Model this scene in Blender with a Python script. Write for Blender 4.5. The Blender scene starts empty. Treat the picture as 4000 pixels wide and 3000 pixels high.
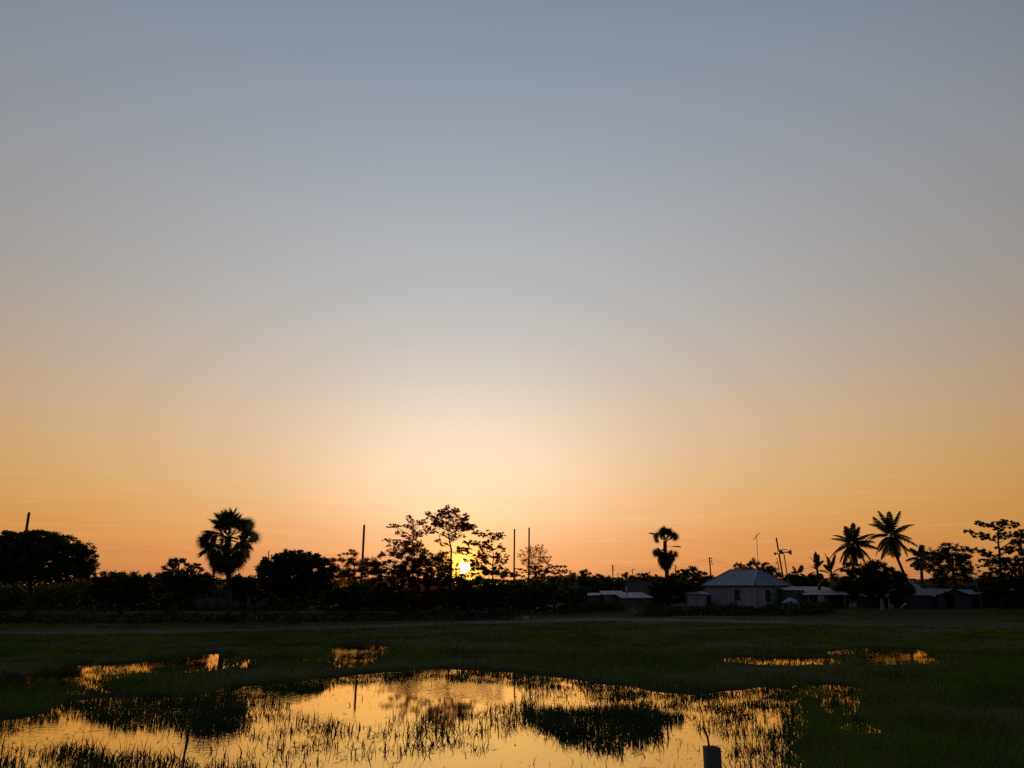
import bpy, math, random
import numpy as np
from mathutils import Vector, Matrix, Euler

random.seed(7)
RNG = np.random.default_rng(11)
SC = bpy.context.scene
COL = SC.collection
R = math.radians

# ------------------------------------------------------------------ camera
CAM_H, PITCH, LENS = 2.8, R(15.3), 26.0
FPX = 4000 * LENS / 36.0
cam_d = bpy.data.cameras.new('camera'); cam = bpy.data.objects.new('camera', cam_d); COL.objects.link(cam)
cam_d.sensor_width = 36.0; cam_d.lens = LENS; cam_d.clip_end = 8000; cam_d.clip_start = 0.1
cam.location = (0, 0, CAM_H); cam.rotation_euler = (R(90) + PITCH, 0, 0)
SC.camera = cam

# ------------------------------------------------------------------ sky and sun
SUN_EL, SUN_AZ = R(1.35), R(-3.55)            # azimuth measured from +Y towards +X
SUN_DIR = Vector((math.sin(SUN_AZ) * math.cos(SUN_EL), math.cos(SUN_AZ) * math.cos(SUN_EL), math.sin(SUN_EL)))

def lin(r, g, b):
    f = lambda c: (c / 255 / 12.92) if c / 255 <= 0.04045 else ((c / 255 + 0.055) / 1.055) ** 2.4
    return (f(r), f(g), f(b), 1.0)

world = bpy.data.worlds.new('World'); SC.world = world; world.use_nodes = True
nt = world.node_tree; nt.nodes.clear()
def N(t, **k):
    n = nt.nodes.new(t)
    for a, v in k.items(): setattr(n, a, v)
    return n
def L(a, b): nt.links.new(a, b)
def M(op, a, b=None, c=None, clamp=False):
    n = N('ShaderNodeMath', operation=op); n.use_clamp = clamp
    for i, v in enumerate((a, b, c)):
        if v is None: continue
        if isinstance(v, (int, float)): n.inputs[i].default_value = v
        else: L(v, n.inputs[i])
    return n.outputs[0]
def VM(op, a, b=None, s=None):
    n = N('ShaderNodeVectorMath', operation=op)
    for i, v in enumerate((a, b)):
        if v is None: continue
        if isinstance(v, (tuple, list)): n.inputs[i].default_value = v
        else: L(v, n.inputs[i])
    if s is not None:
        if isinstance(s, (int, float)): n.inputs['Scale'].default_value = s
        else: L(s, n.inputs['Scale'])
    return n.outputs['Value'] if op in ('DOT_PRODUCT', 'LENGTH') else n.outputs['Vector']
tc = N('ShaderNodeTexCoord')
d = VM('NORMALIZE', tc.outputs['Generated'])
sep = N('ShaderNodeSeparateXYZ'); L(d, sep.inputs[0])
elev = M('MULTIPLY', M('ARCSINE', sep.outputs[2]), 180 / math.pi)          # degrees
theta = M('MULTIPLY', M('ARCCOSINE', M('MINIMUM', VM('DOT_PRODUCT', d, tuple(SUN_DIR)), 0.9999999)), 180 / math.pi)
# faint horizontal streaks of thin cloud low in the sky
cn = N('ShaderNodeTexNoise'); cn.inputs['Scale'].default_value = 3.0; cn.inputs['Detail'].default_value = 5
cs = VM('MULTIPLY', d, (1.6, 1.6, 26.0)); L(cs, cn.inputs['Vector'])
wob = M('MULTIPLY', M('SUBTRACT', cn.outputs['Fac'], 0.5), 3.0)
elev_w = M('ADD', elev, M('MULTIPLY', wob, M('EXPONENT', M('MULTIPLY', M('POWER', M('DIVIDE', elev, 14.0), 2.0), -1.0))))
ramp = N('ShaderNodeValToRGB'); ramp.color_ramp.interpolation = 'B_SPLINE'
stops = [(-10, (170, 100, 62)), (0, (216, 138, 84)), (2.5, (232, 153, 80)), (5, (236, 168, 86)), (8, (230, 178, 106)), (11.5, (218, 182, 136)),
         (15, (204, 180, 156)), (21, (182, 176, 170)), (31, (160, 165, 172)), (43, (129, 141, 158)), (60, (96, 110, 134)), (90, (70, 86, 112))]
tr = lambda e: (e + 10) / 100
els = ramp.color_ramp.elements
while len(els) > 1: els.remove(els[-1])
for i, (e, c) in enumerate(stops):
    el = els[0] if i == 0 else els.new(tr(e))
    el.position = tr(e); el.color = lin(*c)
L(M('MULTIPLY_ADD', elev_w, 0.01, 0.1), ramp.inputs[0])
# the sky opposite a setting sun is dimmer and bluer
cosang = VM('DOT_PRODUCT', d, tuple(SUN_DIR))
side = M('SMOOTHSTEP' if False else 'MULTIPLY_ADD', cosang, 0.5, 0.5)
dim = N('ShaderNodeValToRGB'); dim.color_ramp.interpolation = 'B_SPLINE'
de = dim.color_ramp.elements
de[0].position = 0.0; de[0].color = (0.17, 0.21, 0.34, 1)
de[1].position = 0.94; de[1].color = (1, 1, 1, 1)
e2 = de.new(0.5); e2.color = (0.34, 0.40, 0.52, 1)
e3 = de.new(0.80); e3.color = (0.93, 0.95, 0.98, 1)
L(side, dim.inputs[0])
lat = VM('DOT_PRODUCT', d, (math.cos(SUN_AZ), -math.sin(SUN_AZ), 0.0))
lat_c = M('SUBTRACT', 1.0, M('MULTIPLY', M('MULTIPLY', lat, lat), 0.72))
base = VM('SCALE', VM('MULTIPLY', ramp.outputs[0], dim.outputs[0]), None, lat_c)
def gauss(x, w, p=2.0):
    return M('EXPONENT', M('MULTIPLY', M('POWER', M('DIVIDE', x, w), p), -1.0))
rise = M('SUBTRACT', 1.0, gauss(M('MAXIMUM', elev, 0.0), 6.0))
g1 = VM('SCALE', (0.38, 0.37, 0.32), None, M('MULTIPLY', gauss(theta, 11.2), M('MULTIPLY_ADD', rise, 0.75, 0.25)))
g2 = VM('SCALE', (0.085, 0.15, 0.205), None, M('MULTIPLY', gauss(theta, 23.0), rise))
g3 = VM('SCALE', (0.50, 0.20, -0.06), None, gauss(theta, 2.8, 1.3))
g5 = VM('SCALE', (0.10, 0.015, -0.01), None, M('MULTIPLY', gauss(theta, 13.0), gauss(elev, 6.0)))
g4 = VM('SCALE', (14.0, 11.0, 5.5), None, gauss(theta, 0.36, 5.0))
g6 = VM('SCALE', (2.4, 1.35, 0.10), None, gauss(theta, 1.0, 1.6))
cn2 = N('ShaderNodeTexNoise'); cn2.inputs['Scale'].default_value = 4.0; cn2.inputs['Detail'].default_value = 6
L(VM('MULTIPLY', d, (2.2, 2.2, 60.0)), cn2.inputs['Vector'])
cmask = M('MULTIPLY', M('MULTIPLY', M('SUBTRACT', cn2.outputs['Fac'], 0.53), 6.0, clamp=True), gauss(M('SUBTRACT', elev, 3.0), 4.5))
g7 = VM('SCALE', (0.045, 0.03, 0.018), None, cmask)
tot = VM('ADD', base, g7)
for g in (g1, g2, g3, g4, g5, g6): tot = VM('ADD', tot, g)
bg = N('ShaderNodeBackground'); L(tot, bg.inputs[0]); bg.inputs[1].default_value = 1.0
wo = N('ShaderNodeOutputWorld'); L(bg.outputs[0], wo.inputs[0])

sun_d = bpy.data.lights.new('sun', 'SUN'); sun = bpy.data.objects.new('sun', sun_d); COL.objects.link(sun)
sun_d.energy = 5.0; sun_d.angle = R(0.53); sun_d.color = (1.0, 0.42, 0.13)
sun.rotation_euler = SUN_DIR.to_track_quat('Z', 'Y').to_euler()

SC.view_settings.view_transform = 'Standard'; SC.view_settings.look = 'None'
SC.view_settings.exposure = 0.0; SC.view_settings.gamma = 1.0
SC.render.engine = 'CYCLES'
SC.cycles.max_bounces = 6; SC.cycles.transparent_max_bounces = 6
SC.cycles.caustics_reflective = False; SC.cycles.caustics_refractive = False
SC.cycles.sample_clamp_indirect = 4.0
SC.cycles.use_denoising = False

# ------------------------------------------------------------------ picture geometry -> place
CP, SP = math.cos(PITCH), math.sin(PITCH)
def P(px, py, Y):
    """The point at ground distance Y whose bearing and elevation were read off the photograph."""
    x, v = (px - 2000) / FPX, (1500 - py) / FPX
    t = Y / (CP - v * SP)
    return Vector((x * t, Y, CAM_H + (SP + v * CP) * t))
def PPM(Y): return FPX * 1.0376 / Y                  # photo pixels per metre near the horizon
def gdist(py, z=0.0):
    a = math.atan((py - 1500) / FPX) - PITCH
    return (CAM_H - z) / math.tan(a)
def to_px(X, Y, Z=0.0):
    dz = Z - CAM_H
    f = Y * CP + dz * SP; u = -Y * SP + dz * CP
    f = np.maximum(f, 0.05)
    return 2000 + FPX * X / f, 1500 - FPX * u / f

# ------------------------------------------------------------------ materials
def mat(name, col, rough=0.8, var=0.25, scale=3.0, metal=0.0, bump=0.0, bscale=30, trans=0.0, spec=0.3, col2=None, stretch=None):
    m = bpy.data.materials.new(name); m.use_nodes = True
    t = m.node_tree; b = t.nodes['Principled BSDF']; out = t.nodes['Material Output']
    b.inputs['Roughness'].default_value = rough; b.inputs['Metallic'].default_value = metal
    b.inputs['Specular IOR Level'].default_value = spec
    tcn = t.nodes.new('ShaderNodeTexCoord'); n = t.nodes.new('ShaderNodeTexNoise')
    n.inputs['Scale'].default_value = scale; n.inputs['Detail'].default_value = 6
    src = tcn.outputs['Object']
    if stretch:
        mp = t.nodes.new('ShaderNodeMapping'); mp.inputs['Scale'].default_value = stretch
        t.links.new(src, mp.inputs[0]); src = mp.outputs[0]
    t.links.new(src, n.inputs['Vector'])
    r = t.nodes.new('ShaderNodeValToRGB')
    c2 = col2 or tuple(c * (1 + var) for c in col); c1 = tuple(c * (1 - var) for c in col)
    r.color_ramp.elements[0].position = 0.3; r.color_ramp.elements[0].color = (*c1, 1)
    r.color_ramp.elements[1].position = 0.7; r.color_ramp.elements[1].color = (*c2, 1)
    t.links.new(n.outputs['Fac'], r.inputs[0])
    colout = r.outputs[0]
    oi = t.nodes.new('ShaderNodeObjectInfo'); hs = t.nodes.new('ShaderNodeHueSaturation')
    mr = t.nodes.new('ShaderNodeMapRange'); mr.inputs['To Min'].default_value = 0.85; mr.inputs['To Max'].default_value = 1.15
    t.links.new(oi.outputs['Random'], mr.inputs[0]); t.links.new(mr.outputs[0], hs.inputs['Value'])
    t.links.new(colout, hs.inputs['Color']); colout = hs.outputs[0]
    t.links.new(colout, b.inputs['Base Color'])
    if bump:
        n2 = t.nodes.new('ShaderNodeTexNoise'); n2.inputs['Scale'].default_value = bscale; n2.inputs['Detail'].default_value = 4
        t.links.new(src, n2.inputs['Vector'])
        bp = t.nodes.new('ShaderNodeBump'); bp.inputs['Strength'].default_value = bump; bp.inputs['Distance'].default_value = 0.02
        t.links.new(n2.outputs['Fac'], bp.inputs['Height']); t.links.new(bp.outputs[0], b.inputs['Normal'])
    if trans:
        tl = t.nodes.new('ShaderNodeBsdfTranslucent'); mx = t.nodes.new('ShaderNodeMixShader'); mx.inputs[0].default_value = trans
        t.links.new(colout, tl.inputs[0]); t.links.new(b.outputs[0], mx.inputs[1]); t.links.new(tl.outputs[0], mx.inputs[2])
        t.links.new(mx.outputs[0], out.inputs[0])
    return m

MT = {
    'grass':   mat('grass', (0.083, 0.132, 0.008), 0.9, 0.5, 0.35, trans=0.25, spec=0.1),
    'reed':    mat('reed', (0.045, 0.07, 0.02), 0.9, 0.4, 0.8, trans=0.2, spec=0.1),
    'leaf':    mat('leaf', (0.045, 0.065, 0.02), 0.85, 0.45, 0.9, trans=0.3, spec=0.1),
    'leafglow_mid': mat('leaf_thin_sun_tint', (0.13, 0.085, 0.022), 0.85, 0.35, 0.9, trans=0.6, spec=0.1),  # milder tint of sun glow mixed into the leaf colour
    'leafglow': mat('leaf_sun_glow', (0.34, 0.20, 0.04), 0.85, 0.3, 0.9, trans=0.82, spec=0.1),  # gold sun glow painted into the colour, on top of real translucency
    'palm':    mat('palm_leaf', (0.045, 0.06, 0.022), 0.8, 0.3, 1.0, trans=0.15, spec=0.15),
    'deadpalm': mat('dead_palm_leaf', (0.07, 0.055, 0.035), 0.9, 0.3, 1.5, trans=0.1, spec=0.1),
    'bark':    mat('bark', (0.07, 0.055, 0.042), 0.95, 0.35, 4, bump=0.5, spec=0.1),
    'ground':  mat('ground', (0.045, 0.055, 0.02), 0.98, 0.5, 0.25, bump=0.6, bscale=6, spec=0.05, col2=(0.07, 0.06, 0.035)),
    'road':    mat('dirt', (0.115, 0.085, 0.07), 0.95, 0.25, 0.6, bump=0.4, bscale=8, spec=0.1),
    'mud':     mat('mud', (0.035, 0.033, 0.022), 0.9, 0.3, 0.6, spec=0.2),
    'tinroof': mat('galvanised_roof', (0.215, 0.24, 0.29), 0.6, 0.10, 1.2, metal=0.0, spec=0.3, stretch=(1, 1, 0.3)),
    'tinold':  mat('old_tin', (0.30, 0.29, 0.31), 0.65, 0.30, 1.5, spec=0.25),
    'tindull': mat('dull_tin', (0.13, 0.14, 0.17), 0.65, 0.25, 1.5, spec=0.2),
    'oldwall': mat('dark_grey_wall', (0.085, 0.085, 0.085), 0.9, 0.3, 1.5, spec=0.1),  # even dark grey, only on the low wall
    'tinwall': mat('tin_wall', (0.33, 0.36, 0.40), 0.7, 0.16, 0.9, spec=0.2, stretch=(2, 2, 0.25)),
    'tinblue': mat('blue_tin', (0.17, 0.28, 0.30), 0.7, 0.2, 1.0, spec=0.2),
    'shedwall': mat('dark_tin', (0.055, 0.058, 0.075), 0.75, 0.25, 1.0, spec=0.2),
    'shedgreen': mat('weathered_boards', (0.10, 0.11, 0.09), 0.9, 0.3, 2.0, spec=0.1),
    'dark':    mat('dark_interior', (0.015, 0.014, 0.014), 0.9, 0.2, 2, spec=0.05),
    'pale':    mat('pale_board', (0.30, 0.30, 0.22), 0.85, 0.15, 2, spec=0.1),
    'wood':    mat('wood', (0.10, 0.075, 0.055), 0.9, 0.3, 6, spec=0.1),
    'bamboo':  mat('bamboo', (0.24, 0.20, 0.13), 0.7, 0.25, 5, spec=0.2),
    'conc':    mat('concrete', (0.115, 0.11, 0.115), 0.9, 0.18, 12, bump=0.4, bscale=60, spec=0.1),
    'pole':    mat('pole_concrete', (0.16, 0.11, 0.085), 0.9, 0.2, 3, spec=0.1),
    'palecon': mat('whitewashed_concrete', (0.24, 0.24, 0.24), 0.9, 0.2, 1.5, spec=0.1),
    'brown':   mat('rusted_tin', (0.085, 0.055, 0.042), 0.85, 0.3, 1.5, spec=0.1),
    'rust':    mat('rusty_steel', (0.11, 0.05, 0.035), 0.8, 0.3, 20, metal=0.2),
    'white':   mat('white_sheet', (0.34, 0.36, 0.40), 0.7, 0.25, 4, spec=0.2),
    'cloth':   mat('faded_cloth', (0.34, 0.34, 0.29), 0.95, 0.25, 5, trans=0.1, spec=0.05),
    'metal':   mat('grey_metal', (0.26, 0.22, 0.22), 0.5, 0.1, 5, metal=0.3),
    'wire':    mat('wire', (0.05, 0.045, 0.04), 0.7, 0.1, 5),
    'glass':   mat('window_glass', (0.02, 0.022, 0.025), 0.15, 0.1, 5, spec=0.5),
}
# water: dark and still, broken by small ripples in drifting patches
wm = bpy.data.materials.new('water'); wm.use_nodes = True
t = wm.node_tree; t.nodes.clear()
out = t.nodes.new('ShaderNodeOutputMaterial')
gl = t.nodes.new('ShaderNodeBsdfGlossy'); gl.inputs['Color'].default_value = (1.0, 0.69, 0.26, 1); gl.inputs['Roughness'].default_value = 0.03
df = t.nodes.new('ShaderNodeBsdfDiffuse'); df.inputs['Color'].default_value = (0.04, 0.032, 0.018, 1)
fr = t.nodes.new('ShaderNodeFresnel'); fr.inputs['IOR'].default_value = 1.5
mx = t.nodes.new('ShaderNodeMixShader')
geo = t.nodes.new('ShaderNodeNewGeometry')
def noise(scale, detail, sc=(1, 1, 1)):
    mp = t.nodes.new('ShaderNodeMapping'); mp.inputs['Scale'].default_value = sc
    n = t.nodes.new('ShaderNodeTexNoise'); n.inputs['Scale'].default_value = scale; n.inputs['Detail'].default_value = detail
    t.links.new(geo.outputs['Position'], mp.inputs[0]); t.links.new(mp.outputs[0], n.inputs['Vector']); return n.outputs['Fac']
fine = noise(9.0, 2, (0.6, 1.0, 1)); patch = noise(0.16, 2)
mr = t.nodes.new('ShaderNodeMapRange'); mr.inputs['From Min'].default_value = 0.46; mr.inputs['From Max'].default_value = 0.66
mr.inputs['To Min'].default_value = 0.015; mr.inputs['To Max'].default_value = 0.34
t.links.new(patch, mr.inputs[0])
bp = t.nodes.new('ShaderNodeBump'); bp.inputs['Distance'].default_value = 0.02
t.links.new(mr.outputs[0], bp.inputs['Strength']); t.links.new(fine, bp.inputs['Height'])
t.links.new(bp.outputs[0], gl.inputs['Normal']); t.links.new(bp.outputs[0], fr.inputs['Normal'])
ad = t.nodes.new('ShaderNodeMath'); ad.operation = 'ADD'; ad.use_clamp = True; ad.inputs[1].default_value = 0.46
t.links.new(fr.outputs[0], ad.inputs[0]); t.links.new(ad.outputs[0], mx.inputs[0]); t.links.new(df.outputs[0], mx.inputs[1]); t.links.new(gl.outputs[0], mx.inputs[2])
t.links.new(mx.outputs[0], out.inputs[0])
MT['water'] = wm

# ------------------------------------------------------------------ object helpers
def np_mesh(name, verts, tris=None, quads=None, m=None, smooth=False):
    me = bpy.data.meshes.new(name)
    verts = np.asarray(verts, np.float32).reshape(-1, 3)
    parts = []; sizes = []
    if tris is not None and len(tris): a = np.asarray(tris, np.int32).reshape(-1, 3); parts.append(a.ravel()); sizes.append(np.full(len(a), 3, np.int32))
    if quads is not None and len(quads): a = np.asarray(quads, np.int32).reshape(-1, 4); parts.append(a.ravel()); sizes.append(np.full(len(a), 4, np.int32))
    loops = np.concatenate(parts); sz = np.concatenate(sizes)
    me.vertices.add(len(verts)); me.vertices.foreach_set('co', verts.ravel())
    me.loops.add(len(loops)); me.loops.foreach_set('vertex_index', loops)
    me.polygons.add(len(sz)); st = np.zeros(len(sz), np.int32); st[1:] = np.cumsum(sz)[:-1]
    me.polygons.foreach_set('loop_start', st)
    try: me.polygons.foreach_set('loop_total', sz)
    except Exception: pass
    if smooth: me.polygons.foreach_set('use_smooth', np.ones(len(sz), bool))
    me.update(calc_edges=True); me.validate()
    if m: me.materials.append(MT[m] if isinstance(m, str) else m)
    return me

class MB:
    """collects tubes, boxes and free faces into one mesh"""
    def __init__(s): s.v = []; s.t = []; s.q = []; s.n = 0
    def add(s, verts, tris=(), quads=()):
        o = s.n; verts = np.asarray(verts, float).reshape(-1, 3); s.v.append(verts); s.n += len(verts)
        if len(tris): s.t.append(np.asarray(tris).reshape(-1, 3) + o)
        if len(quads): s.q.append(np.asarray(quads).reshape(-1, 4) + o)
    def tube(s, pts, rad, sides=6, cap=True):
        pts = [Vector(p) for p in pts]; n = len(pts)
        if not hasattr(rad, '__len__'): rad = [rad] * n
        V = []; up = Vector((0.31, 0.17, 0.93)).normalized()
        for i, p in enumerate(pts):
            tg = (pts[min(i + 1, n - 1)] - pts[max(i - 1, 0)]).normalized()
            a = tg.cross(up)
            if a.length < 0.05: a = tg.cross(Vector((1, 0, 0)))
            a.normalize(); b = tg.cross(a)
            for k in range(sides):
                an = 2 * math.pi * k / sides
                V.append(p + (a * math.cos(an) + b * math.sin(an)) * rad[i])
        Q = [(i * sides + k, i * sides + (k + 1) % sides, (i + 1) * sides + (k + 1) % sides, (i + 1) * sides + k) for i in range(n - 1) for k in range(sides)]
        T = []
        if cap:
            V.append(pts[-1]); c = len(V) - 1
            T += [((n - 1) * sides + k, (n - 1) * sides + (k + 1) % sides, c) for k in range(sides)]
            V.append(pts[0]); c = len(V) - 1
            T += [((k + 1) % sides, k, c) for k in range(sides)]
        s.add([tuple(v) for v in V], T, Q)
    def box(s, c, size, rot=None):
        hx, hy, hz = (x / 2 for x in size)
        V = [Vector((x, y, z)) for x in (-hx, hx) for y in (-hy, hy) for z in (-hz, hz)]
        if rot is not None: V = [rot @ v for v in V]
        V = [tuple(v + Vector(c)) for v in V]
        s.add(V, (), [(0, 1, 3, 2), (4, 6, 7, 5), (0, 4, 5, 1), (2, 3, 7, 6), (0, 2, 6, 4), (1, 5, 7, 3)])
    def mesh(s, name, m, smooth=False):
        return np_mesh(name, np.concatenate(s.v), np.concatenate(s.t) if s.t else None, np.concatenate(s.q) if s.q else None, m, smooth)

def link(name, me, parent=None, loc=None, rot=None, scale=None):
    o = bpy.data.objects.new(name, me); COL.objects.link(o)
    if parent is not None: o.parent = parent
    if loc is not None: o.location = loc
    if rot is not None: o.rotation_euler = rot
    if scale is not None: o.scale = scale
    return o
def tag(o, label, cat, group=None):
    o['label'] = label; o['category'] = cat
    if group: o['group'] = group
    return o
def struct(o, label=None): o['kind'] = 'structure'; return o
def stuff(o, label=None, cat=None):
    o['kind'] = 'stuff'
    if label: o['label'] = label
    if cat: o['category'] = cat
    return o
def thing(name, label, cat, loc, group=None, rz=0.0):
    o = bpy.data.objects.new(name, None); COL.objects.link(o); o.location = loc; o.rotation_euler = (0, 0, rz)
    o.empty_display_size = 0.2
    return tag(o, label, cat, group)
def rel(parent, p): return Vector(p) - Vector(parent.location)

def wnoise(x, y, s=1.0, seed=0):
    a = seed * 1.7
    return (np.sin(x * s * 1.0 + 1.3 * np.sin(y * s * 0.7 + a)) + np.sin(y * s * 1.3 + 1.1 * np.sin(x * s * 0.9 - a) + 2) +
            0.6 * np.sin(x * s * 2.3 - y * s * 1.9 + a) + 0.4 * np.sin(x * s * 4.1 + y * s * 3.3 + 2 * a)) / 3.0

# ------------------------------------------------------------------ where water, land and reeds lie (bearings read from the photo)
W_MAIN = [(-900, 2960), (-300, 2850), (0, 2812), (180, 2795), (270, 2742), (420, 2726), (700, 2724), (930, 2690), (1100, 2670), (1270, 2652), (1500, 2626), (1750, 2610),
          (2000, 2626), (2200, 2652), (2450, 2688), (2700, 2714), (2880, 2698), (3000, 2682), (3120, 2700), (3090, 2760), (3110, 2820), (3080, 2900), (3110, 2970), (3060, 3120), (-1400, 3120)]
W_PATCH = [(3150, 2672), (3330, 2680), (3350, 2730), (3310, 2800), (3260, 2800), (3240, 2740), (3150, 2700)]
W_PATCH2 = [(3330, 2830), (3400, 2810), (3420, 2850), (3350, 2870)]
W_LEFT = [(690, 2604), (700, 2560), (860, 2548), (872, 2580), (860, 2618), (760, 2636)]
W_LEFT2 = [(876, 2546), (922, 2548), (925, 2582), (880, 2590)]
W_LEFT3 = [(520, 2592), (655, 2574), (655, 2626), (540, 2640)]
W_LEFT4 = [(195, 2620), (260, 2604), (352, 2588), (395, 2640), (385, 2704), (300, 2722), (225, 2704), (185, 2660)]
W_LEFT5 = [(-60, 2672), (70, 2656), (160, 2668), (80, 2712), (-60, 2718)]
W_LEFT6 = [(935, 2582), (965, 2580), (968, 2612), (936, 2616)]
W_LEFT7 = [(290, 2547), (400, 2542), (404, 2553), (292, 2558)]
W_LEFT8 = [(600, 2536), (740, 2528), (745, 2537), (610, 2544)]
W_LEFT9 = [(400, 2640), (530, 2628), (535, 2642), (405, 2656)]
W_LEFT10 = [(50, 2640), (205, 2622), (205, 2684), (50, 2694)]
W_LEFT11 = [(392, 2600), (525, 2588), (525, 2628), (392, 2644)]
W_LEFT12 = [(-50, 2652), (420, 2614), (700, 2594), (960, 2577), (960, 2588), (700, 2610), (420, 2640), (-50, 2686)]
W_MID = [(1288, 2524), (1350, 2514), (1510, 2518), (1520, 2538), (1465, 2566), (1435, 2608), (1325, 2608), (1300, 2566)]
W_MID2 = [(1060, 2523), (1260, 2518), (1270, 2531), (1070, 2536)]
W_MID3 = [(955, 2579), (1290, 2570), (1290, 2586), (960, 2596)]
W_RIGHT = [(2820, 2566), (3000, 2570), (3260, 2572), (3260, 2594), (3000, 2602), (2830, 2586)]
W_RIGHT2 = [(3380, 2552), (3500, 2555), (3650, 2556), (3660, 2590), (3520, 2598), (3385, 2598)]
W_RIGHT3 = [(3240, 2546), (3400, 2530), (3560, 2534), (3730, 2556), (3728, 2564), (3400, 2546), (3250, 2562)]
W_STREAK = [(2000, 2462), (2240, 2457), (2240, 2462), (2010, 2467)]
W_STREAK2 = [(2700, 2466), (3060, 2462), (3060, 2468), (2710, 2472)]
WATERS = [W_MAIN, W_PATCH, W_PATCH2, W_LEFT, W_LEFT2, W_LEFT3, W_LEFT4, W_LEFT5, W_LEFT6, W_LEFT7, W_LEFT8, W_LEFT9, W_LEFT10, W_LEFT11, W_LEFT12, W_MID, W_MID2, W_MID3, W_RIGHT, W_RIGHT2, W_RIGHT3, W_STREAK, W_STREAK2]

def inside(poly, x, y):
    r = np.zeros(x.shape, bool); n = len(poly)
    for i in range(n):
        x0, y0 = poly[i]; x1, y1 = poly[(i + 1) % n]
        if y0 == y1: continue
        c = ((y0 > y) != (y1 > y)) & (x < (x1 - x0) * (y - y0) / (y1 - y0) + x0)
        r ^= c
    return r
def water_mask(X, Y, jit=1.0):
    px, py = to_px(X, Y)
    jit = jit * np.clip((py - 2500) / 220, 0.12, 1.0)
    px = px + jit * (45 * wnoise(X, Y, 1.9, 3) + 30 * wnoise(X, Y, 5.3, 14)); py = py + jit * (8 * wnoise(X, Y, 2.3, 5) + 6 * wnoise(X, Y, 6.1, 15))
    m = np.zeros(X.shape, bool)
    for w in WATERS: m |= inside(w, px, py)
    return m & (Y < 70) & (Y > 9.5)

def smooth01(a, b, x): t = np.clip((x - a) / (b - a), 0, 1); return t * t * (3 - 2 * t)
def base_height(X, Y):
    X = np.asarray(X, float); Y = np.asarray(Y, float)
    z = 0.09 + 0.03 * wnoise(X, Y, 0.35, 1) + 0.02 * wnoise(X, Y, 1.1, 2)
    bank = 1 - smooth01(3.2, 10.2, Y)
    z = z + 1.08 * bank
    far = smooth01(62, 100, Y); z = z + 0.12 * far
    yard = smooth01(2, 8, X) * smooth01(73, 77.5, Y + 0.0 * X) * (1 - smooth01(115, 135, Y)); z = z + 0.32 * yard
    return z
def gz(x, y): return float(base_height(np.array([x]), np.array([y]))[0])

# ------------------------------------------------------------------ ground sheet
def axis(fine0, fine1, step, lo, hi):
    a = list(np.arange(fine0, fine1 + 1e-6, step)); s = step; v = fine1
    while v < hi: s *= 1.25; v += s; a.append(min(v, hi))
    s = step; v = fine0; b = []
    while v > lo: s *= 1.25; v -= s; b.append(max(v, lo))
    return np.array(b[::-1] + a)
xs = axis(-34, 34, 0.28, -3500, 3500); ys = axis(2, 72, 0.28, -400, 5200)
GX, GY = np.meshgrid(xs, ys)
GZ = base_height(GX, GY)
wmk = water_mask(GX, GY).astype(float)
wmk[:, (xs < -45) | (xs > 45)] = 0
for _ in range(2):
    k = wmk.copy()
    k[1:-1, 1:-1] = (wmk[1:-1, 1:-1] * 2 + wmk[:-2, 1:-1] + wmk[2:, 1:-1] + wmk[1:-1, :-2] + wmk[1:-1, 2:]) / 6
    wmk = k
GZ = GZ * (1 - wmk) - 0.28 * wmk
nx, ny = len(xs), len(ys)
idx = np.arange(nx * ny).reshape(ny, nx)
quads = np.stack([idx[:-1, :-1], idx[:-1, 1:], idx[1:, 1:], idx[1:, :-1]], -1).reshape(-1, 4)
ground = struct(link('ground', np_mesh('ground', np.stack([GX, GY, GZ], -1).reshape(-1, 3), None, quads, 'ground', True)))
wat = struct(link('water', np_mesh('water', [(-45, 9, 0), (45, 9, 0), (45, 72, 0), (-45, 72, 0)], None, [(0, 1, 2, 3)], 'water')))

def strip(name, path, width, m, lift=0.025):
    """a track that follows the ground"""
    pts = []
    for (a, b) in zip(path[:-1], path[1:]):
        n = max(2, int((Vector(b) - Vector(a)).length / 1.2))
        for i in range(n): pts.append(Vector(a).lerp(Vector(b), i / n))
    pts.append(Vector(path[-1])); V = []; Q = []
    K = 6
    for i, p in enumerate(pts):
        tg = (pts[min(i + 1, len(pts) - 1)] - pts[max(i - 1, 0)]).normalized(); nn = Vector((-tg.y, tg.x))
        for k in range(K + 1):
            w = (k / K - 0.5) * width * (1 + 0.18 * math.sin(i * 0.7 + k) * (k in (0, K)))
            q = p + nn * w; V.append((q.x, q.y, gz(q.x, q.y) + lift - (0.05 if k in (0, K) else 0)))
    for i in range(len(pts) - 1):
        for k in range(K): Q.append((i * (K + 1) + k, i * (K + 1) + k + 1, (i + 1) * (K + 1) + k + 1, (i + 1) * (K + 1) + k))
    return struct(link(name, np_mesh(name, V, None, Q, m, True)))
def g2(px, py): p = P(px, py, gdist(py, 0.1)); return (p.x, p.y)
strip('mud_track', [g2(-300, 2478), g2(500, 2470), g2(1200, 2456), g2(1760, 2435)], 4.0, 'mud')
strip('dirt_road', [g2(1800, 2434), g2(2300, 2420), g2(2800, 2424), g2(3080, 2431)], 5.0, 'road')
strip('footpath', [g2(3090, 2432), g2(3300, 2440), g2(3600, 2446), g2(4300, 2456)], 1.1, 'mud')

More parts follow.
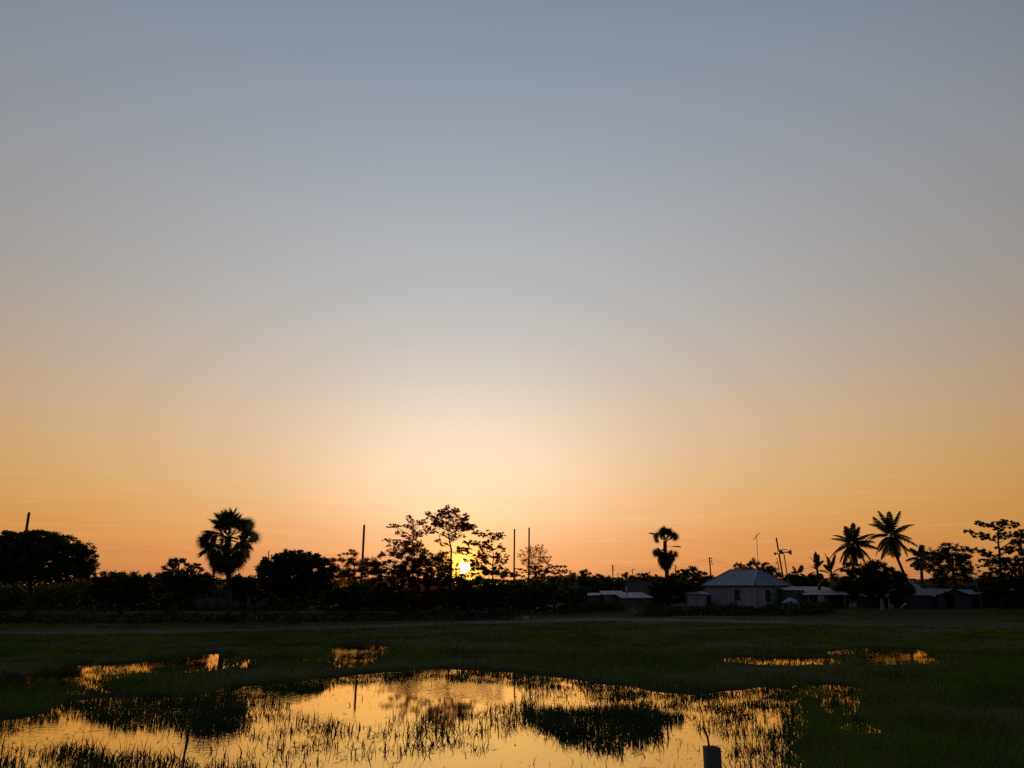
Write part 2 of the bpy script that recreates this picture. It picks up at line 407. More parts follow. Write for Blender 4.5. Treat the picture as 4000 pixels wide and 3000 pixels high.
# ------------------------------------------------------------------ grass
def blades(pos, h, w, lean, az, segs=2, droop=0.0):
    """pos N,3 ; curved tapered ribbons"""
    n = len(pos); yaw = RNG.uniform(0, math.pi, n)
    # turn the flat of the blade at random
    side = np.stack([np.cos(yaw), np.sin(yaw), np.zeros(n)], -1)
    ld = np.stack([np.cos(az), np.sin(az), np.zeros(n)], -1)
    V = []; T = []; Q = []
    per = 2 * segs + 1
    allv = np.zeros((n, per, 3))
    droop = np.broadcast_to(droop, (n,))
    for s in range(segs + 1):
        tt = s / segs
        z = h * (tt - droop * tt ** 3)
        c = pos + ld * (lean * h * tt ** 1.8)[:, None]; c = c.copy(); c[:, 2] += z
        ww = (w * (1 - tt ** 1.5) * 0.5)[:, None]
        if s < segs:
            allv[:, 2 * s] = c - side * ww; allv[:, 2 * s + 1] = c + side * ww
        else: allv[:, 2 * s] = c
    b = (np.arange(n) * per)[:, None]
    for s in range(segs - 1): Q.append(b + np.array([2 * s, 2 * s + 1, 2 * s + 3, 2 * s + 2]))
    T = b + np.array([2 * segs - 2, 2 * segs - 1, 2 * segs])
    return allv.reshape(-1, 3), T, (np.concatenate(Q) if Q else None)

# field grass, thinning into coarser tufts with distance
def scatter(y0, y1, dens, margin=5.0):
    area = 0; half = lambda y: 0.70 * y + margin
    n = int(dens * (half(y0) + half(y1)) * (y1 - y0))
    Y = RNG.uniform(y0, y1, n); X = RNG.uniform(-1, 1, n) * half(y1)
    k = np.abs(X) < half(Y); return X[k], Y[k]
def near_water(X, Y, r=0.25): return water_mask(X, Y)

VV, TT, QQ = [], [], []; off = 0
def push(store, res):
    v, T, Q = res
    store['v'].append(v); store['t'].append(T + store['n'])
    if Q is not None: store['q'].append(Q + store['n'])
    store['n'] += len(v)
def done(store, name, m, label, cat):
    me = np_mesh(name, np.concatenate(store['v']), np.concatenate(store['t']), np.concatenate(store['q']) if store['q'] else None, m)
    return stuff(link(name, me), label, cat)
new = lambda: {'v': [], 't': [], 'q': [], 'n': 0}

ROADPX = [(-300, 2478), (500, 2470), (1200, 2456), (1800, 2434), (2300, 2420), (2800, 2424), (3300, 2438), (4300, 2452)]
field = new()
for (y0, y1, dens, hh, ww) in ((0.8, 9.0, 260, 0.12, 0.010), (9.0, 16, 150, 0.36, 0.022), (16, 24, 120, 0.30, 0.026), (24, 34, 90, 0.24, 0.032), (34, 48, 60, 0.2, 0.045), (48, 62, 36, 0.17, 0.06), (62, 80, 16, 0.18, 0.08)):
    X, Y = scatter(y0, y1, dens)
    k = ~water_mask(X, Y); X, Y = X[k], Y[k]
    px, py = to_px(X, Y)
    ry = np.interp(px, [p[0] for p in ROADPX], [p[1] for p in ROADPX])
    rd = np.abs(py - ry) < (13 + 4 * wnoise(X, Y, 0.8, 9))
    k = ~rd | (RNG.random(len(X)) < 0.05); X, Y = X[k], Y[k]
    lush = 0.75 + 0.5 * wnoise(X, Y, 0.45, 4) + 0.25 * wnoise(X, Y, 1.7, 6)
    k = RNG.random(len(X)) < np.clip(0.55 + 0.6 * lush, 0.15, 1); X, Y, lush = X[k], Y[k], lush[k]
    n = len(X); Z = base_height(X, Y) - 0.03
    h = hh * np.clip(lush, 0.45, 1.5) * RNG.uniform(0.6, 1.3, n)
    push(field, blades(np.stack([X, Y, Z], -1), h, ww * RNG.uniform(0.7, 1.3, n), RNG.uniform(0.05, 0.7, n), RNG.normal(0.4, 1.3, n), 2))
done(field, 'field_grass', 'grass', 'dark green grass covering the waterlogged field', 'grass')

# reeds and grass standing in the water: (polygon, per m2, height, spread of height)
REEDS = [
    ([(330, 2765), (500, 2745), (780, 2738), (950, 2752), (985, 2800), (960, 2852), (830, 2868), (640, 2862), (450, 2838), (350, 2805)], 660, 0.26, 0.4),   # dark clump, left
    ([(250, 2730), (700, 2720), (900, 2700), (960, 2740), (600, 2752), (330, 2770), (260, 2800)], 85, 0.19, 0.5),
    ([(2060, 2790), (2160, 2768), (2400, 2760), (2600, 2772), (2660, 2810), (2580, 2868), (2470, 2905), (2360, 2938), (2260, 2905), (2130, 2858)], 840, 0.29, 0.35),  # dark clump, centre right
    ([(1880, 2752), (2080, 2742), (2110, 2800), (2060, 2862), (1960, 2868), (1900, 2820)], 280, 0.24, 0.4),
    ([(950, 2700), (1010, 2690), (1100, 2745), (1200, 2800), (1380, 2830), (1560, 2800), (1750, 2775), (1900, 2760), (1980, 2860), (1900, 2945), (1720, 2955), (1450, 2965), (1200, 2985), (1050, 2930), (960, 2850)], 117, 0.21, 0.6),
    ([(1450, 2850), (1640, 2820), (1790, 2830), (1780, 2900), (1560, 2940), (1440, 2920)], 142, 0.22, 0.5),
    ([(1720, 2780), (1880, 2790), (1900, 2870), (1780, 2850)], 152, 0.22, 0.5),
    ([(860, 2930), (1300, 2945), (1450, 2960), (1300, 3020), (850, 3020)], 49, 0.19, 0.6),
    ([(-200, 2905), (200, 2920), (330, 2950), (330, 3060), (-300, 3060)], 114, 0.26, 0.5),
    ([(200, 2925), (380, 2918), (420, 2990), (360, 3060), (190, 3060)], 480, 0.32, 0.4),
    ([(360, 2968), (560, 2950), (760, 2960), (960, 3000), (960, 3080), (360, 3080)], 300, 0.30, 0.5),
    ([(640, 2855), (860, 2860), (950, 2900), (900, 2960), (700, 2960), (600, 2920)], 26, 0.22, 0.7),
    ([(2050, 2690), (2450, 2700), (2750, 2722), (2720, 2770), (2400, 2760), (2100, 2752)], 114, 0.19, 0.5),
    ([(1700, 2605), (2200, 2640), (2500, 2690), (2300, 2690), (1900, 2650), (1500, 2640), (1200, 2672), (1000, 2690), (1000, 2670), (1300, 2640)], 49, 0.17, 0.5),
    ([(2650, 2715), (2900, 2690), (3060, 2690), (3090, 2800), (3060, 2900), (2900, 2880), (2760, 2860), (2640, 2800)], 161, 0.22, 0.5),
    ([(2840, 2860), (2960, 2850), (3110, 2860), (3100, 3060), (2850, 3060)], 180, 0.26, 0.5),
    ([(3050, 2690), (3240, 2720), (3330, 2700), (3500, 2740), (3420, 2840), (3230, 2880), (3100, 2900), (3040, 2800)], 380, 0.29, 0.45),
    ([(3070, 2860), (3400, 2820), (3500, 3100), (3070, 3100)], 520, 0.30, 0.4),
    ([(2500, 2910), (2800, 2900), (2840, 3060), (2480, 3060)], 26, 0.15, 0.7),
    ([(2050, 2960), (2500, 2960), (2500, 3060), (2000, 3060)], 13, 0.15, 0.7),
    ([(150, 2600), (420, 2585), (420, 2720), (150, 2720)], 170, 0.16, 0.5),
    ([(500, 2570), (670, 2570), (670, 2640), (500, 2640)], 130, 0.15, 0.5),
    ([(-100, 2650), (170, 2650), (170, 2720), (-100, 2720)], 120, 0.16, 0.5),
    ([(690, 2545), (930, 2545), (880, 2640), (690, 2640)], 30, 0.13, 0.5),
    ([(1280, 2510), (1530, 2510), (1480, 2610), (1280, 2610)], 60, 0.13, 0.5),
    ([(2800, 2560), (3270, 2560), (3270, 2605), (2800, 2605)], 300, 0.14, 0.5),
    ([(3370, 2530), (3740, 2530), (3700, 2610), (3370, 2610)], 140, 0.13, 0.5),
    ([(-60, 2600), (690, 2560), (690, 2660), (-60, 2700)], 150, 0.14, 0.5),
    ([(3140, 2660), (3360, 2660), (3360, 2810), (3140, 2810)], 330, 0.24, 0.5),
    ([(3320, 2800), (3430, 2800), (3430, 2880), (3320, 2880)], 420, 0.24, 0.5),
    ([(0, 2720), (700, 2690), (700, 2745), (0, 2850)], 90, 0.2, 0.5),
]
reeds = new()
X, Y = scatter(10.5, 40, 900, 1.0)
k = water_mask(X, Y); X, Y = X[k], Y[k]
px, py = to_px(X, Y); pxj = px + 55 * wnoise(X, Y, 2.1, 8) + 25 * wnoise(X, Y, 6.0, 9); pyj = py + 13 * wnoise(X, Y, 2.4, 12) + 8 * wnoise(X, Y, 6.6, 13)
D = np.full(len(X), 1.2); H = np.full(len(X), 0.2); S = np.full(len(X), 0.6)
clump = 0.5 + 0.9 * wnoise(X, Y, 3.0, 21) + 0.6 * wnoise(X, Y, 6.5, 23)
for poly, dn, hh, sp in REEDS:
    m_ = inside(poly, pxj, pyj) & (dn > D)
    D[m_] = dn; H[m_] = hh; S[m_] = sp
D = np.where(D < 250, D * np.clip(clump * 2.4, 0.12, 3.4), D)
shore = np.zeros(len(X), bool)
for ox, oy in ((0, 0.5), (0, 1.0), (0.5, 0), (-0.5, 0), (0, -0.6), (0, 1.7), (0.8, 2.4), (-0.8, 2.4), (0, 3.4)): shore |= ~water_mask(X + ox, Y + oy)
sd = np.where(Y < 18, 260, np.where(Y < 27, 760, 120)) * np.clip(-0.25 + 1.7 * clump, 0.02, 1.4)
H = np.where(shore & (sd > D), np.where(Y < 26, 0.2, 0.14), H); S = np.where(shore & (sd > D), 0.5, S); D = np.where(shore, np.maximum(D, sd), D)
k = RNG.random(len(X)) < D / 900; X, Y, H, S = X[k], Y[k], H[k], S[k]
n = len(X); h = H * (1 + S * RNG.uniform(-1, 1, n)) * np.clip(0.9 + 0.5 * wnoise(X, Y, 2.7, 33), 0.5, 1.5)
Z = np.full(n, -0.06)
bent = RNG.random(n) < 0.45
lean = np.where(bent, RNG.uniform(0.6, 1.9, n), RNG.uniform(0.02, 0.6, n)); dr = np.where(bent, RNG.uniform(0.45, 1.0, n), RNG.uniform(0, 0.2, n))
push(reeds, blades(np.stack([X, Y, Z], -1), h, RNG.uniform(0.010, 0.028, n), lean, RNG.uniform(-math.pi, math.pi, n), 4, dr))
done(reeds, 'pond_reeds', 'reed', 'thin dark reeds and grass standing in the flooded pond', 'reeds')

# leaf litter floating on the water
X, Y = scatter(11.5, 30, 16, 0.5); k = water_mask(X, Y) & (RNG.random(len(X)) < np.clip(0.3 + wnoise(X, Y, 0.9, 31), 0.05, 1)); X, Y = X[k], Y[k]
n = len(X); an = RNG.uniform(0, 6.28, n); l = 0.02 + 0.16 * RNG.random(n) ** 2.5; w_ = RNG.uniform(0.006, 0.022, n)
ux, uy = np.cos(an), np.sin(an)
V = np.stack([np.stack([X - ux * l, Y - uy * l, np.full(n, 0.005)], -1), np.stack([X - uy * w_, Y + ux * w_, np.full(n, 0.012)], -1),
              np.stack([X + ux * l, Y + uy * l, np.full(n, 0.016)], -1), np.stack([X + uy * w_, Y - ux * w_, np.full(n, 0.007)], -1)], 1).reshape(-1, 3)
stuff(link('floating_litter', np_mesh('floating_litter', V, None, (np.arange(n) * 4)[:, None] + np.arange(4), 'deadpalm')), 'bits of dead leaf and stalk floating on the pond', 'leaf litter')

# ------------------------------------------------------------------ trees
def leaf_cards(cent, size, rng, flat=0.5, droop=0.4):
    """rhombic leaves around each centre"""
    n = len(cent)
    a = rng.normal(size=(n, 3)); a[:, 2] = a[:, 2] * (1 - flat) - droop * 0.6; a /= np.linalg.norm(a, axis=1)[:, None] + 1e-9
    b = rng.normal(size=(n, 3)); b -= a * (a * b).sum(1)[:, None]; b /= np.linalg.norm(b, axis=1)[:, None] + 1e-9
    l = (size * rng.uniform(0.6, 1.35, n))[:, None]; w = l * rng.uniform(0.22, 0.34, n)[:, None]
    nrm = np.cross(a, b) * l * 0.10
    V = np.stack([cent - a * l * 0.5, cent + b * w + nrm, cent + a * l * 0.5, cent - b * w + nrm], 1).reshape(-1, 3)
    i = (np.arange(n) * 4)[:, None]
    T = np.concatenate([i + np.array([0, 1, 2]), i + np.array([0, 2, 3])])
    return V, T

def path_at(pts, t):
    t = max(0, min(0.9999, t)) * (len(pts) - 1); i = int(t); return pts[i].lerp(pts[i + 1], t - i)

def tree(name, label, D, trunk, r_px, lobes, leaf=0.22, cover=3.0, mat_leaf='leaf', cat='tree', group=None, clump=0.30, seed=0, depth=0.75, twig=True, flat=0.5, droop=0.4, shell=0.55, puff=1.0):
    rng = np.random.default_rng(1000 + seed); s = PPM(D)
    if D < 100: leaf *= 0.78
    base = P(trunk[0][0], trunk[0][1], D); base.z = gz(base.x, base.y) - 0.05
    root = thing(name, label, cat, base, group)
    tp = [base] + [P(x, y, D) for x, y in trunk[1:]]
    tp = [q for i, q in enumerate(tp) if i == 0 or q.z > base.z + 0.2]
    loc = [q - base for q in tp]
    # densify and bend a little
    dense = [loc[0]]
    for a, b in zip(loc[:-1], loc[1:]):
        for i in range(1, 4):
            q = a.lerp(b, i / 3); dense.append(q + Vector((rng.normal(), rng.normal(), 0)) * 0.03)
    r0 = r_px / s / 2
    tb = MB(); nn = len(dense)
    rad = [r0 * (1.35 if i == 0 else 1) * (1 - 0.75 * i / (nn - 1)) for i in range(nn)]
    tb.tube(dense, rad, 7)
    LV, LT, off = [], [], 0
    if mat_leaf == 'leafglow':
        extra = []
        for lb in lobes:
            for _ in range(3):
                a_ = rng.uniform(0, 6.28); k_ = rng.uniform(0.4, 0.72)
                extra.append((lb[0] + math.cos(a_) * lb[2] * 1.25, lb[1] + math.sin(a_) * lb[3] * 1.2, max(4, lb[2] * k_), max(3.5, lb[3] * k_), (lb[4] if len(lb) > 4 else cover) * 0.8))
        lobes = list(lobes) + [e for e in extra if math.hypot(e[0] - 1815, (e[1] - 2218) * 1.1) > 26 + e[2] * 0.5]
    top = dense[-1]
    for lb in lobes:
        px, py, rx, ry = lb[:4]; cv = lb[4] if len(lb) > 4 else cover
        cv *= 2.2 if cv >= 2 else 2.3
        rx *= puff; ry *= puff
        if rx < 40: rx *= 1.12; ry *= 1.12
        rx_, rz_ = rx / s, ry / s; ryd = max(0.25, rx_ * depth)
        c = P(px, py, D) - base; c.y += rng.uniform(-0.5, 0.5) * ryd
        # branch from the trunk
        best = min(range(nn), key=lambda i: (abs((c.z - 0.45 * math.hypot(c.x - dense[i].x, c.y - dense[i].y)) - dense[i].z)) + 0.15 * (dense[i] - c).length)
        a = dense[best]; mid = a.lerp(c, 0.5) + Vector((rng.normal() * 0.1, rng.normal() * 0.1, 0.12 * (c - a).length * (0.3 + rng.random())))
        br = [a.lerp(mid, u).lerp(mid.lerp(c, u), u) for u in (0, 0.25, 0.5, 0.75, 1)]
        rb = max(0.018, min(rad[best] * 0.6, 0.05 * math.sqrt(rx_ * rz_) + 0.012))
        tb.tube(br, [rb, rb * 0.85, rb * 0.7, rb * 0.5, rb * 0.3], 5, False)
        area = math.pi * rx_ * rz_; la = leaf * leaf * 0.28
        nl = int(cv * area / la) + 6; k = max(3, int(area / (clump * clump * 2.2)) + 2)
        u = rng.normal(size=(k, 3)); u /= np.linalg.norm(u, axis=1)[:, None]
        rr = rng.random(k) ** (1 / 3 * (1 - shell) + 0.08)
        cc = u * rr[:, None] * np.array([rx_, ryd, rz_]) + np.array(c)
        if twig:
            for q in cc[:min(k, 40)]:
                q = Vector(q); m2 = c.lerp(q, 0.5) + Vector((0, 0, 0.06 * (q - c).length)); st = br[3].lerp(br[4], rng.random())
                tb.tube([st, m2, q], [rb * 0.35 + 0.006, rb * 0.22 + 0.005, 0.006], 3, False)
        w = rng.random(k) + 0.3; which = rng.choice(k, nl, p=w / w.sum())
        cen = cc[which] + rng.normal(size=(nl, 3)) * clump * np.array([0.55, 0.55, 0.38]) * min(1.0, 0.4 + rz_)
        V, T = leaf_cards(cen, leaf, rng, flat, droop); LV.append(V); LT.append(T + off); off += len(V)
    link('trunk', tb.mesh('trunk', 'bark', True), root)
    link('crown', np_mesh('crown', np.concatenate(LV), np.concatenate(LT), None, mat_leaf), root)
    return root

FIELD_TREES = 'broad trees along the left of the field'
tree('rain_tree', 'big dark dome-crowned tree at the left edge in front of a bare pole', 66, [(118, 2392), (122, 2330), (118, 2270), (112, 2220)], 30,
     [(60, 2150, 100, 70), (150, 2130, 110, 55), (250, 2160, 100, 60), (310, 2195, 70, 55), (180, 2200, 150, 60), (-40, 2180, 110, 70), (-160, 2190, 120, 70), (345, 2225, 40, 35, 1.6), (40, 2230, 120, 40, 1.6), (270, 2240, 80, 28, 1.3), (60, 2092, 40, 20), (120, 2086, 35, 14), (225, 2112, 40, 22), (330, 2150, 32, 24), (110, 2235, 90, 34, 2.6), (210, 2245, 80, 30, 2.6), (300, 2215, 60, 40), (0, 2250, 90, 34, 2.6), (172, 2108, 60, 30), (170, 2172, 195, 92, 2.4), (-40, 2190, 180, 95, 2.2)], 0.25, 3.4, seed=1, clump=0.24)
tree('low_tree', 'low rounded dark tree right of the big left dome tree', 72, [(470, 2394), (475, 2330), (470, 2290)], 18,
     [(450, 2268, 70, 36), (530, 2268, 80, 38), (600, 2285, 60, 45), (400, 2290, 50, 45), (500, 2310, 110, 45, 3)], 0.25, 3.2, seed=2)
tree('tiered_tree', 'dark tree with a small raised tuft on top, left of the fan palm', 63, [(682, 2398), (684, 2340), (690, 2260), (700, 2205)], 22,
     [(700, 2200, 55, 18), (660, 2212, 35, 12, 2), (755, 2215, 40, 12, 2), (690, 2250, 70, 28), (760, 2260, 60, 36), (640, 2275, 60, 40), (700, 2300, 110, 45, 3), (800, 2285, 40, 36, 2.4), (722, 2278, 108, 52, 2.6)], 0.24, 3.2, seed=3, clump=0.24)
tree('low_tree', 'low dark tree between the fan palm and the round domed tree', 70, [(955, 2394), (958, 2340), (955, 2290)], 16,
     [(950, 2275, 60, 35), (1000, 2285, 50, 40), (920, 2300, 50, 40), (965, 2310, 90, 40, 3)], 0.25, 3.2, seed=4)
tree('dome_tree', 'round dome of dense dark foliage on a short trunk, mid left', 58.5, [(1152, 2400), (1152, 2350), (1150, 2290)], 26,
     [(1150, 2195, 90, 42), (1080, 2225, 70, 50), (1220, 2220, 70, 50), (1150, 2250, 140, 60), (1060, 2270, 60, 50), (1250, 2270, 55, 45), (1150, 2300, 120, 40, 3), (1120, 2165, 36, 16), (1190, 2168, 40, 18), (1265, 2215, 36, 28), (1235, 2190, 45, 25), (1065, 2205, 50, 30), (1152, 2238, 138, 82, 2.6)], 0.24, 3.4, seed=5, clump=0.22)
tree('airy_tree', 'open thin-leaved tree behind the pole left of the sun', 84, [(1390, 2392), (1388, 2300), (1382, 2200)], 14,
     [(1372, 2160, 28, 9, 1.4), (1350, 2190, 34, 13, 1.6), (1402, 2195, 36, 16, 1.6), (1330, 2222, 30, 18, 1.8), (1395, 2232, 60, 22, 2), (1340, 2262, 45, 20, 2)], 0.2, 1.6, seed=6, mat_leaf='leafglow')
tree('bush_tree', 'dark green bush left of the tall pole near the dome tree', 66, [(1370, 2396), (1370, 2350)], 12,
     [(1360, 2310, 60, 38), (1300, 2330, 40, 30), (1420, 2320, 50, 40), (1370, 2350, 90, 35)], 0.2, 2.6, seed=7)
tree('thicket_tree', 'broad dark thicket tree left of the sun with ragged upper twigs', 80, [(1560, 2396), (1565, 2320), (1580, 2240), (1590, 2180)], 26,
     [(1470, 2195, 55, 22, 1.7), (1530, 2172, 50, 18, 1.7), (1610, 2160, 70, 22, 1.8), (1680, 2185, 45, 24, 1.5), (1440, 2230, 55, 28, 1.8), (1520, 2225, 70, 34, 2.6), (1610, 2230, 85, 46, 3.4), (1700, 2262, 60, 34, 3.2), (1560, 2300, 130, 60, 3.4), (1690, 2320, 90, 50, 3), (1460, 2310, 90, 50, 3), (1730, 2225, 35, 22, 1.2)], 0.23, 2.5, seed=8, mat_leaf='leafglow_mid')
tree('feathery_tree', 'small feathery tree with spread twigs, left of the tall tree by the sun', 83, [(1612, 2392), (1612, 2250), (1608, 2170), (1612, 2110), (1618, 2075)], 9,
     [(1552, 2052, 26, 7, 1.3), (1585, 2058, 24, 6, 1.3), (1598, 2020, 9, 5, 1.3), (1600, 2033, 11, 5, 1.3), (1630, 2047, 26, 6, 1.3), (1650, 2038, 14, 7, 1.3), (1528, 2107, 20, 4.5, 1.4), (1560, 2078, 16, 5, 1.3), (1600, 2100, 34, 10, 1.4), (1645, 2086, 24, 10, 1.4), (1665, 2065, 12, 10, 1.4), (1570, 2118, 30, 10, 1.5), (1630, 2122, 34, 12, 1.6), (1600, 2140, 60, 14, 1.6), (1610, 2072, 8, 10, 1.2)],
     0.2, 1.4, seed=9, mat_leaf='leafglow', flat=0.3, droop=0.7, clump=0.16)
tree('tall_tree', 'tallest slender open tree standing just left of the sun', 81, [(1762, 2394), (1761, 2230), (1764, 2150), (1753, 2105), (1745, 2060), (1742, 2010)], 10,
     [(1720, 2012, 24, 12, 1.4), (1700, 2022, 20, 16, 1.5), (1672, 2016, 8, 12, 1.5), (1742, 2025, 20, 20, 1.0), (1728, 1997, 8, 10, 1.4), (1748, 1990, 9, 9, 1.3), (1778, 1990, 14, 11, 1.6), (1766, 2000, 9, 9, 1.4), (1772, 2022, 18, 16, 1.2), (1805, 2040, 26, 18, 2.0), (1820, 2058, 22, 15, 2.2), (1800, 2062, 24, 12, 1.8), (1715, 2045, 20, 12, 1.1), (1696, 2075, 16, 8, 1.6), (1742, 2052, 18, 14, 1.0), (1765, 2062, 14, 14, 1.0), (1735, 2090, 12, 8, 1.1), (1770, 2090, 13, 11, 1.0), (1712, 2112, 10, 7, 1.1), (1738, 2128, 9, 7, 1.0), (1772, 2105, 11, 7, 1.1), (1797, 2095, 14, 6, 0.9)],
     0.19, 1.3, seed=10, mat_leaf='leafglow', droop=0.8, flat=0.2, clump=0.15)
tree('open_tree', 'open tree with hanging leaf clusters just right of the sun', 81, [(1926, 2394), (1924, 2240), (1926, 2150), (1920, 2105)], 7,
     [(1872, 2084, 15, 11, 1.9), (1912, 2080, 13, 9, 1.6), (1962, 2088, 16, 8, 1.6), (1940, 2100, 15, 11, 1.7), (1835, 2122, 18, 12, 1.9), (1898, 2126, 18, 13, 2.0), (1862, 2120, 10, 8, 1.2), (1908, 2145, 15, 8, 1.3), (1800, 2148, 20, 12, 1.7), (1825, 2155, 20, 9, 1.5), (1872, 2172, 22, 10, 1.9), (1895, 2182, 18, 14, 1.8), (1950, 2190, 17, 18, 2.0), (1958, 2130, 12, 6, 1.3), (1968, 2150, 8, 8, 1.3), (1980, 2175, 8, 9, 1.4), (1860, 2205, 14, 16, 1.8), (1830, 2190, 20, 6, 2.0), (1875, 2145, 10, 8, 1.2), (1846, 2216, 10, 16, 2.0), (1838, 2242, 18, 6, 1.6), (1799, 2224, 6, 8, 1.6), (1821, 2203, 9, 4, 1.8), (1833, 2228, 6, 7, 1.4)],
     0.2, 1.6, seed=11, mat_leaf='leafglow', droop=0.8, flat=0.2, clump=0.16)
tree('scrub_tree', 'loose scrubby branches at the foot of the tall tree left of the sun', 82, [(1742, 2394), (1738, 2260), (1735, 2200)], 9,
     [(1715, 2165, 30, 14, 1.4), (1735, 2185, 28, 14, 1.4), (1700, 2200, 34, 18, 1.7), (1755, 2200, 12, 14, 1.2), (1728, 2225, 30, 12, 1.6), (1772, 2232, 13, 9, 1.6), (1784, 2210, 8, 8, 1.2), (1795, 2246, 14, 6, 1.6), (1815, 2250, 18, 5, 1.6)], 0.19, 1.5, seed=12, mat_leaf='leafglow', clump=0.18)
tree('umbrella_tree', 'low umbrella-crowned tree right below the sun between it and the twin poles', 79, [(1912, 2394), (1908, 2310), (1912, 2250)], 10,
     [(1920, 2228, 62, 15, 3), (1960, 2238, 45, 14, 3), (1890, 2238, 34, 10, 2.4), (1990, 2250, 32, 10, 2.0)], 0.22, 3.0, seed=13, mat_leaf='leafglow_mid')
tree('dark_thicket', 'dense dark undergrowth mass directly below the sun', 77, [(1830, 2398), (1830, 2340)], 14,
     [(1780, 2290, 70, 42), (1850, 2296, 70, 44), (1920, 2312, 70, 42), (1830, 2340, 130, 40), (1970, 2330, 60, 40)], 0.22, 3.0, seed=14)
tree('bare_tree', 'dry twiggy tree between and behind the twin poles right of the sun', 86, [(2092, 2392), (2092, 2280), (2090, 2230)], 9,
     [(2050, 2185, 22, 22, 0.30), (2085, 2165, 24, 22, 0.30), (2112, 2160, 16, 20, 0.35), (2075, 2200, 30, 18, 0.4), (2130, 2190, 22, 14, 0.5), (2110, 2222, 60, 8, 1.8), (2160, 2214, 34, 6, 1.6), (2060, 2236, 50, 8, 1.8), (2140, 2236, 55, 10, 2.0), (2100, 2255, 70, 9, 2.0)], 0.17, 1.0, seed=15, mat_leaf='leafglow', clump=0.16)
tree('dark_shrub', 'dark shrub mass at the foot of the twin poles', 80, [(2090, 2394), (2090, 2340)], 10,
     [(2040, 2320, 60, 40), (2110, 2310, 60, 42), (2180, 2305, 60, 46), (2240, 2320, 60, 40), (2120, 2350, 130, 34)], 0.22, 2.8, seed=16)
tree('round_tree', 'low dark round tree right of the twin poles before the sheds', 96, [(2290, 2388), (2290, 2320)], 12,
     [(2240, 2275, 60, 26), (2320, 2275, 70, 28), (2400, 2290, 60, 36), (2300, 2310, 120, 40)], 0.25, 2.8, seed=17)
tree('round_tree', 'low dark tree topped by one palm-like tuft, on the skyline right of the twin poles', 150, [(2260, 2345), (2260, 2290)], 8,
     [(2210, 2255, 40, 13), (2265, 2246, 36, 13), (2290, 2236, 10, 10, 1.2), (2270, 2238, 8, 9, 1.2), (2330, 2262, 60, 14), (2250, 2275, 90, 20)], 0.3, 2.6, seed=18, clump=0.4)
tree('skyline_tree', 'ragged tree on the skyline left of the second fan palm', 135, [(2490, 2350), (2490, 2290)], 8,
     [(2450, 2262, 26, 20), (2500, 2256, 34, 12, 1.8), (2540, 2252, 30, 9, 1.8), (2510, 2275, 60, 14), (2570, 2262, 34, 10, 1.8)], 0.28, 2.4, seed=19, clump=0.35)
tree('skyline_tree', 'broad ragged tree on the skyline between the second fan palm and the hip-roofed house', 112, [(2690, 2360), (2690, 2300)], 12,
     [(2660, 2240, 36, 18), (2710, 2232, 34, 15, 2), (2745, 2250, 30, 14, 2), (2690, 2265, 70, 24), (2770, 2262, 26, 14, 1.5), (2640, 2270, 50, 26)], 0.26, 2.8, seed=20)
tree('yard_tree', 'dark bushy tree at the foot of the second fan palm beside the tin sheds', 90, [(2610, 2386), (2612, 2330)], 14,
     [(2580, 2290, 50, 34), (2650, 2290, 55, 36), (2620, 2320, 80, 40), (2700, 2320, 50, 40, 2.4), (2570, 2330, 40, 40)], 0.24, 3.0, seed=21)
tree('garden_tree', 'tufted dark tree rising behind the hip roof below the antenna', 100, [(2940, 2372), (2940, 2280), (2938, 2230)], 10,
     [(2885, 2212, 24, 12, 1.6), (2928, 2208, 20, 14, 1.8), (2950, 2200, 18, 16, 1.8), (2995, 2212, 24, 14, 1.8), (2930, 2225, 70, 12, 2), (3015, 2232, 30, 18, 2.2), (2860, 2236, 30, 8, 1.6), (2960, 2245, 80, 20, 2.4)], 0.23, 2.0, seed=22, clump=0.22)
tree('garden_tree', 'dark tree behind the right end of the hip-roofed house under the horn speakers', 104, [(3090, 2372), (3090, 2300)], 12,
     [(3040, 2262, 40, 22), (3110, 2262, 50, 24), (3160, 2258, 40, 18, 2), (3100, 2290, 90, 30), (3180, 2280, 60, 30)], 0.25, 3.0, seed=23)
tree('garden_tree', 'dense dark tree mass under the shorter coconut palm', 84, [(3400, 2382), (3402, 2320)], 20,
     [(3345, 2222, 50, 28), (3410, 2225, 45, 34), (3440, 2250, 60, 40), (3500, 2268, 50, 36), (3370, 2270, 80, 45), (3450, 2300, 100, 40), (3380, 2310, 80, 34), (3290, 2275, 50, 34, 2.4), (3530, 2290, 36, 30), (3430, 2205, 34, 14, 1.8)], 0.24, 3.2, seed=24)
tree('yard_tree', 'wide-branched dark tree left of the tiered tree at the right edge', 94, [(3732, 2376), (3730, 2280), (3722, 2210), (3718, 2170)], 16,
     [(3715, 2140, 34, 14, 2), (3640, 2160, 30, 14, 2), (3690, 2165, 45, 18, 2.6), (3760, 2160, 36, 16, 2.2), (3700, 2195, 60, 24, 2.6), (3760, 2195, 36, 24, 2.2), (3630, 2195, 36, 16, 1.8), (3650, 2225, 40, 14, 1.5), (3720, 2230, 70, 18, 1.9), (3790, 2230, 36, 14, 1.3), (3700, 2262, 70, 20, 2.4), (3670, 2290, 34, 30, 2.8)], 0.22, 2.2, seed=25, puff=1.15)
